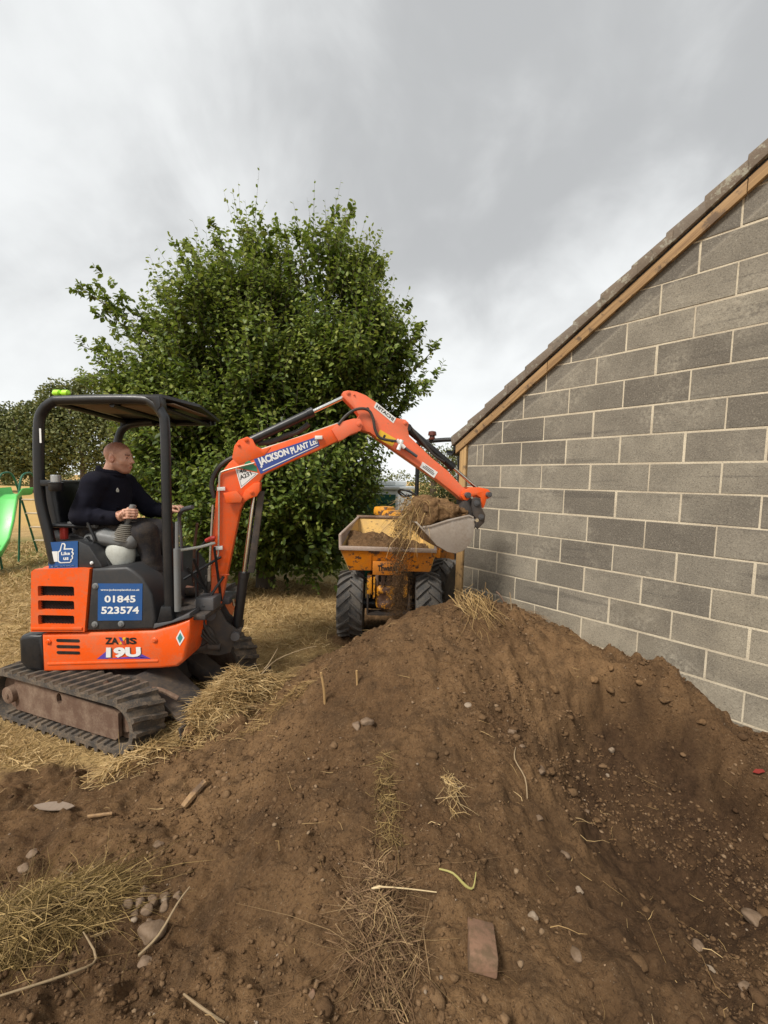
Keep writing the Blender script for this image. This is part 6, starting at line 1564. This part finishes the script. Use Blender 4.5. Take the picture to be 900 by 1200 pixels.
# shaded inner foliage, so that the crown is deep
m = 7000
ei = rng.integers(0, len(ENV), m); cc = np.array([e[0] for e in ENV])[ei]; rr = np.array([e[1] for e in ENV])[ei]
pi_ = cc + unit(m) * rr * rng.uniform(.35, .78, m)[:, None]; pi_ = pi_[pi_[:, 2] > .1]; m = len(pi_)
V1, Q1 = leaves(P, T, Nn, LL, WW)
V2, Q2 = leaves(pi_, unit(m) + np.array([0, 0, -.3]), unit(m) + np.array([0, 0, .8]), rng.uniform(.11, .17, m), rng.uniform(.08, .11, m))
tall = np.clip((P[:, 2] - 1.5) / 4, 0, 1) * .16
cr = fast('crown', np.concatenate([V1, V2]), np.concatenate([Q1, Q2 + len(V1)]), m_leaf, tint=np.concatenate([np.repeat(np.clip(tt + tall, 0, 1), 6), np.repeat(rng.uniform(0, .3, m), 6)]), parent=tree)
cr['kind'] = 'stuff'
V, Q = stems(B_, D_, L_, .0045)
tw = fast('twigs', V, Q, m_tree_bark, parent=tree); tw['kind'] = 'stuff'
gs = [tube([(-2.0, 7.0, -.1), (-2.0, 7.0, .6), (-2.05, 7.05, 1.4), (-2.1, 7.0, 3.0), (-2.2, 7.0, 4.6), (-2.3, 7, 5.9)], [.17, .14, .12, .09, .05, .015], 12, smooth_sub=4)]
mk('trunk', gs[0], m_tree_bark, tree)
for e in [(-3.6, 6.9, 3.6), (-.9, 7, 5.2), (-.3, 6.9, 3.4), (-3.0, 7.2, 4.4), (-1.2, 6.5, 2.0), (-2.8, 6.4, 2.4), (-1.6, 7.3, 4.9), (-3.0, 7, 1.8), (-.6, 6.8, 2.4)]:
    z0 = max(.4, e[2] - 2.0)
    e = (e[0], e[1], e[2] - .4)
    mk('limb', tube([(-2.05, 7.0, z0), ((-2.05 * .5 + e[0] * .5), 7.0, z0 + (e[2] - z0) * .35), e], [.07, .045, .012], 8, smooth_sub=4), m_tree_bark, tree)
for a, e in lead[::4]:
    mk('limb', tube([a, (np.array(a) + e) / 2 + np.array([0, 0, -.03]), e], [.018, .011, .004], 6, smooth_sub=3), m_tree_bark, tree)

def far_tree(name, label, x, y, blobs, n, lf, trunk_h, group='trees along the far edge of the field', cat='tree'):
    t = thing(name, label, cat, (x, y, 0), group)
    Vs, Qs, ts, o = [], [], [], 0
    tot = sum(b[3] * b[5] for b in blobs)
    for bx, by, bz, rx, ry, rz in blobs:
        m = int(n * rx * rz / tot); u = unit(m)
        p = np.array([x + bx, y + by, bz]) + u * np.array([rx, ry, rz]) * (rng.uniform(.35, 1, m) ** .5)[:, None] * (.8 + .45 * vnoise(u[:, 0] * 3 + bx, u[:, 2] * 3 + u[:, 1] * 2 + bz, 4))[:, None]
        k = rng.random(m) < .25 + 1.2 * vnoise(p[:, 0] * .9, p[:, 2] * .9 + p[:, 1] * .6, 3); p = p[k]; p[:, 2] = np.maximum(p[:, 2], .1); m = len(p)
        V, Q = leaves(p, unit(m) + np.array([0, 0, -.2]), unit(m) + np.array([0, -.3, .9]), rng.uniform(.6, 1.3, m) * lf, rng.uniform(.5, 1., m) * lf)
        Vs.append(V); Qs.append(Q + o); o += len(V); ts.append(np.repeat(np.clip(rng.normal(.45, .22, m), 0, 1), 6))
    c = fast('crown', np.concatenate(Vs), np.concatenate(Qs), m_farleaf, tint=np.concatenate(ts), parent=t); c['kind'] = 'stuff'
    if trunk_h:
        mk('trunk', tube([(x, y, -.2), (x + .1, y, trunk_h * .5), (x, y, trunk_h)], [.3, .22, .08], 8, smooth_sub=3), m_tree_bark, t)
        for k in range(4):
            a = k * 1.6; mk('limb', tube([(x, y, trunk_h * .45), (x + math.cos(a) * 1.3, y + math.sin(a) * 1.3, trunk_h * .8), (x + math.cos(a) * 2, y + math.sin(a) * 2, trunk_h * 1.1)], [.14, .09, .03], 6), m_tree_bark, t)
    return t
far_tree('field_tree', 'tallest far tree, rising behind the excavator canopy', -27.5, 38, [(0, 0, 5.4, 3.4, 3, 3.6), (-1.5, 0, 8.0, 2.2, 2, 2.2), (1.5, 0, 8.6, 2.6, 2, 2.3), (2.8, -1, 5, 2.4, 2, 3), (-2.6, -.5, 4.5, 2, 2, 3)], 20700, .25, 8)
far_tree('field_tree', 'middle far tree left of the tallest one', -32.5, 38.5, [(0, 0, 4.2, 3.0, 3, 3.2), (.8, 0, 6.7, 2.0, 2, 1.8), (-2, 0, 4.6, 2, 2, 2.6)], 14949, .25, 6)
far_tree('field_tree', 'far tree cut off by the left edge of the picture', -37.0, 39, [(0, 0, 4.4, 3.2, 3, 3.4), (1.4, 0, 6.3, 1.8, 2, 1.9), (-1, 0, 6.6, 2, 2, 1.8)], 13799, .25, 6)
far_tree('field_tree', 'far tree mostly hidden by the hornbeam, seen beyond the driver', -21.5, 37, [(0, 0, 5.4, 3.4, 3, 4.0), (-2, 0, 7.6, 2.2, 2, 2.4), (2.2, 0, 6.5, 2.6, 2, 3.), (.5, 0, 9.2, 2, 2, 2)], 17250, .25, 8)
far_tree('field_tree', 'small far tree showing between the roll bar and the block wall', 3.9, 34, [(0, 0, 2.2, 1.3, 1.3, 2.3), (-.5, 0, 3.9, .9, .9, 1.3), (.8, 0, 3.2, 1.2, 1, 1.6)], 5000, .15, 4)
far_tree('field_tree', 'rounder far tree right behind the small one by the wall', 7.6, 36, [(0, 0, 2.6, 2.2, 2, 2.6), (-.8, 0, 4.4, 1.3, 1.3, 1.5)], 5000, .16, 4)
hb = [(i * 4.0 - 66, rnd.uniform(-1, 1), 1.2 + rnd.uniform(0, .5), 2.8, 1.4, rnd.uniform(1.3, 2.2)) for i in range(34)]
far_tree('field_hedge', 'dark hedge running along the far side of the stubble field', 0, 58, hb, 30000, .26, 0, None, 'hedge')
far_tree('shrub', 'low leafy shrub standing beyond the dumper near the wall', 1.45, 8.6, [(0, 0, .9, .55, .5, .95), (.3, .2, 1.3, .45, .4, .6)], 4000, .075, 0, None, 'shrub')

# ------------------------------------------------------------------ PORTABLE TOILET beyond the dumper
an = R(70); sdv = Vector((math.cos(an), math.sin(an), 0)); fdv = Vector((-math.sin(an), math.cos(an), 0))
lc = Vector((.316, 9.0, -.47))
def LFm(a, b, z): return lc + fdv * a + sdv * b + ZUP * z
def lbox(a0, a1, b0, b1, z0, z1, bev=.01):
    V, F = box(a0, a1, b0, b1, z0, z1, bev); return [LFm(*v) for v in V], F
loo = thing('portable_toilet', 'green and white portable toilet cabin showing behind the dumper', 'toilet', LFm(.55, .55, 0))
mk('cabin', lbox(.02, 1.10, .02, 1.12, .05, 2.12, .05), m_loowhite, loo)
mk('base', lbox(-.02, 1.14, -.02, 1.16, 0, .12, .02), m_ink, loo)
mk('roof', comb(lbox(-.03, 1.15, -.03, 1.17, 2.12, 2.20, .03), lbox(.12, 1.0, .12, 1.02, 2.20, 2.32, .06)), m_loowhite, loo)
dr = mk('door', lbox(.08, 1.04, -.012, .018, .14, 2.02, .006), m_loogreen, loo)
for z_ in np.arange(.3, 2.0, .19):
    mk('door_rib', lbox(.14, .98, -.024, -.013, z_, z_ + .05, .006), m_loogreen, dr)
mk('side_panel', plate_holes(rrect(.10, .2, 1.02, 2.0, .12), [rrect(.15, .25, .97, 1.95, .10)[::-1]], lambda u, v, w: LFm(.02 - w, u, v), -.002, .014), m_loowhite, loo, smooth=0)

# ------------------------------------------------------------------ SLIDE on the grass at left
sl_ = thing('playground_slide', 'green plastic slide with tube ladder on the grass at left', 'slide', (-7.3, 8.4, 0))
CH_ = [(-7.62, 8.75, 1.40), (-7.62, 8.50, 1.39), (-7.60, 8.34, 1.30), (-7.50, 8.1, .86), (-7.34, 7.8, .52), (-7.25, 7.55, .30), (-7.20, 7.3, .22)]
prof_ = [(-.24, .13), (-.225, .14), (-.20, .02), (-.15, 0), (.15, 0), (.20, .02), (.225, .14), (.24, .13), (.21, .0), (.16, -.02), (-.16, -.02), (-.21, .0)]
def chute(pts, mm, name):
    V, F = [], []; m_ = len(prof_)
    for i, p in enumerate(pts):
        p = Vector(p); t_ = (Vector(pts[min(i + 1, len(pts) - 1)]) - Vector(pts[max(i - 1, 0)])).normalized()
        sd3 = t_.cross(ZUP).normalized(); u3 = sd3.cross(t_)
        V += [p + sd3 * a + u3 * b for a, b in prof_]
    for i in range(len(pts) - 1):
        for k in range(m_): j = (k + 1) % m_; F.append((i * m_ + k, i * m_ + j, (i + 1) * m_ + j, (i + 1) * m_ + k))
    F += [tuple(range(m_)), tuple(range((len(pts) - 1) * m_, len(pts) * m_))]
    return mk(name, (V, F), mm, sl_, smooth=60)
chute(CH_, m_slide, 'chute')
chute([(-7.20, 7.3, .22), (-7.16, 7.1, .18)], m_slideend, 'chute_end')
for xa, xb in ((-7.90, -8.02), (-7.45, -7.42)):
    mk('ladder_rail', tube([(xa + .02, 8.45, 1.42), (xa, 8.55, 1.75), (xa, 8.70, 1.84), (xa, 8.85, 1.78), (xa, 9.0, 1.40), (xb, 9.55, 0)], .021, 8, smooth_sub=4), m_greenframe, sl_)
    mk('leg', tube([(xa, 8.5, 1.36), (xa, 8.45, .7), (xa, 8.40, 0)], .018, 8), m_greenframe, sl_)
for q in (.22, .45, .68, .9):
    y_, z_ = 9.0 + .55 * (1 - q), 1.40 * q
    mk('rung', tube([(-7.93 - .08 * (1 - q), y_, z_), (-7.44 + .02 * (1 - q), y_, z_)], .02, 8), m_wood, sl_)
mk('leg', tube([(-7.25, 7.75, .48), (-7.22, 7.78, 0)], .018, 8), m_greenframe, sl_)
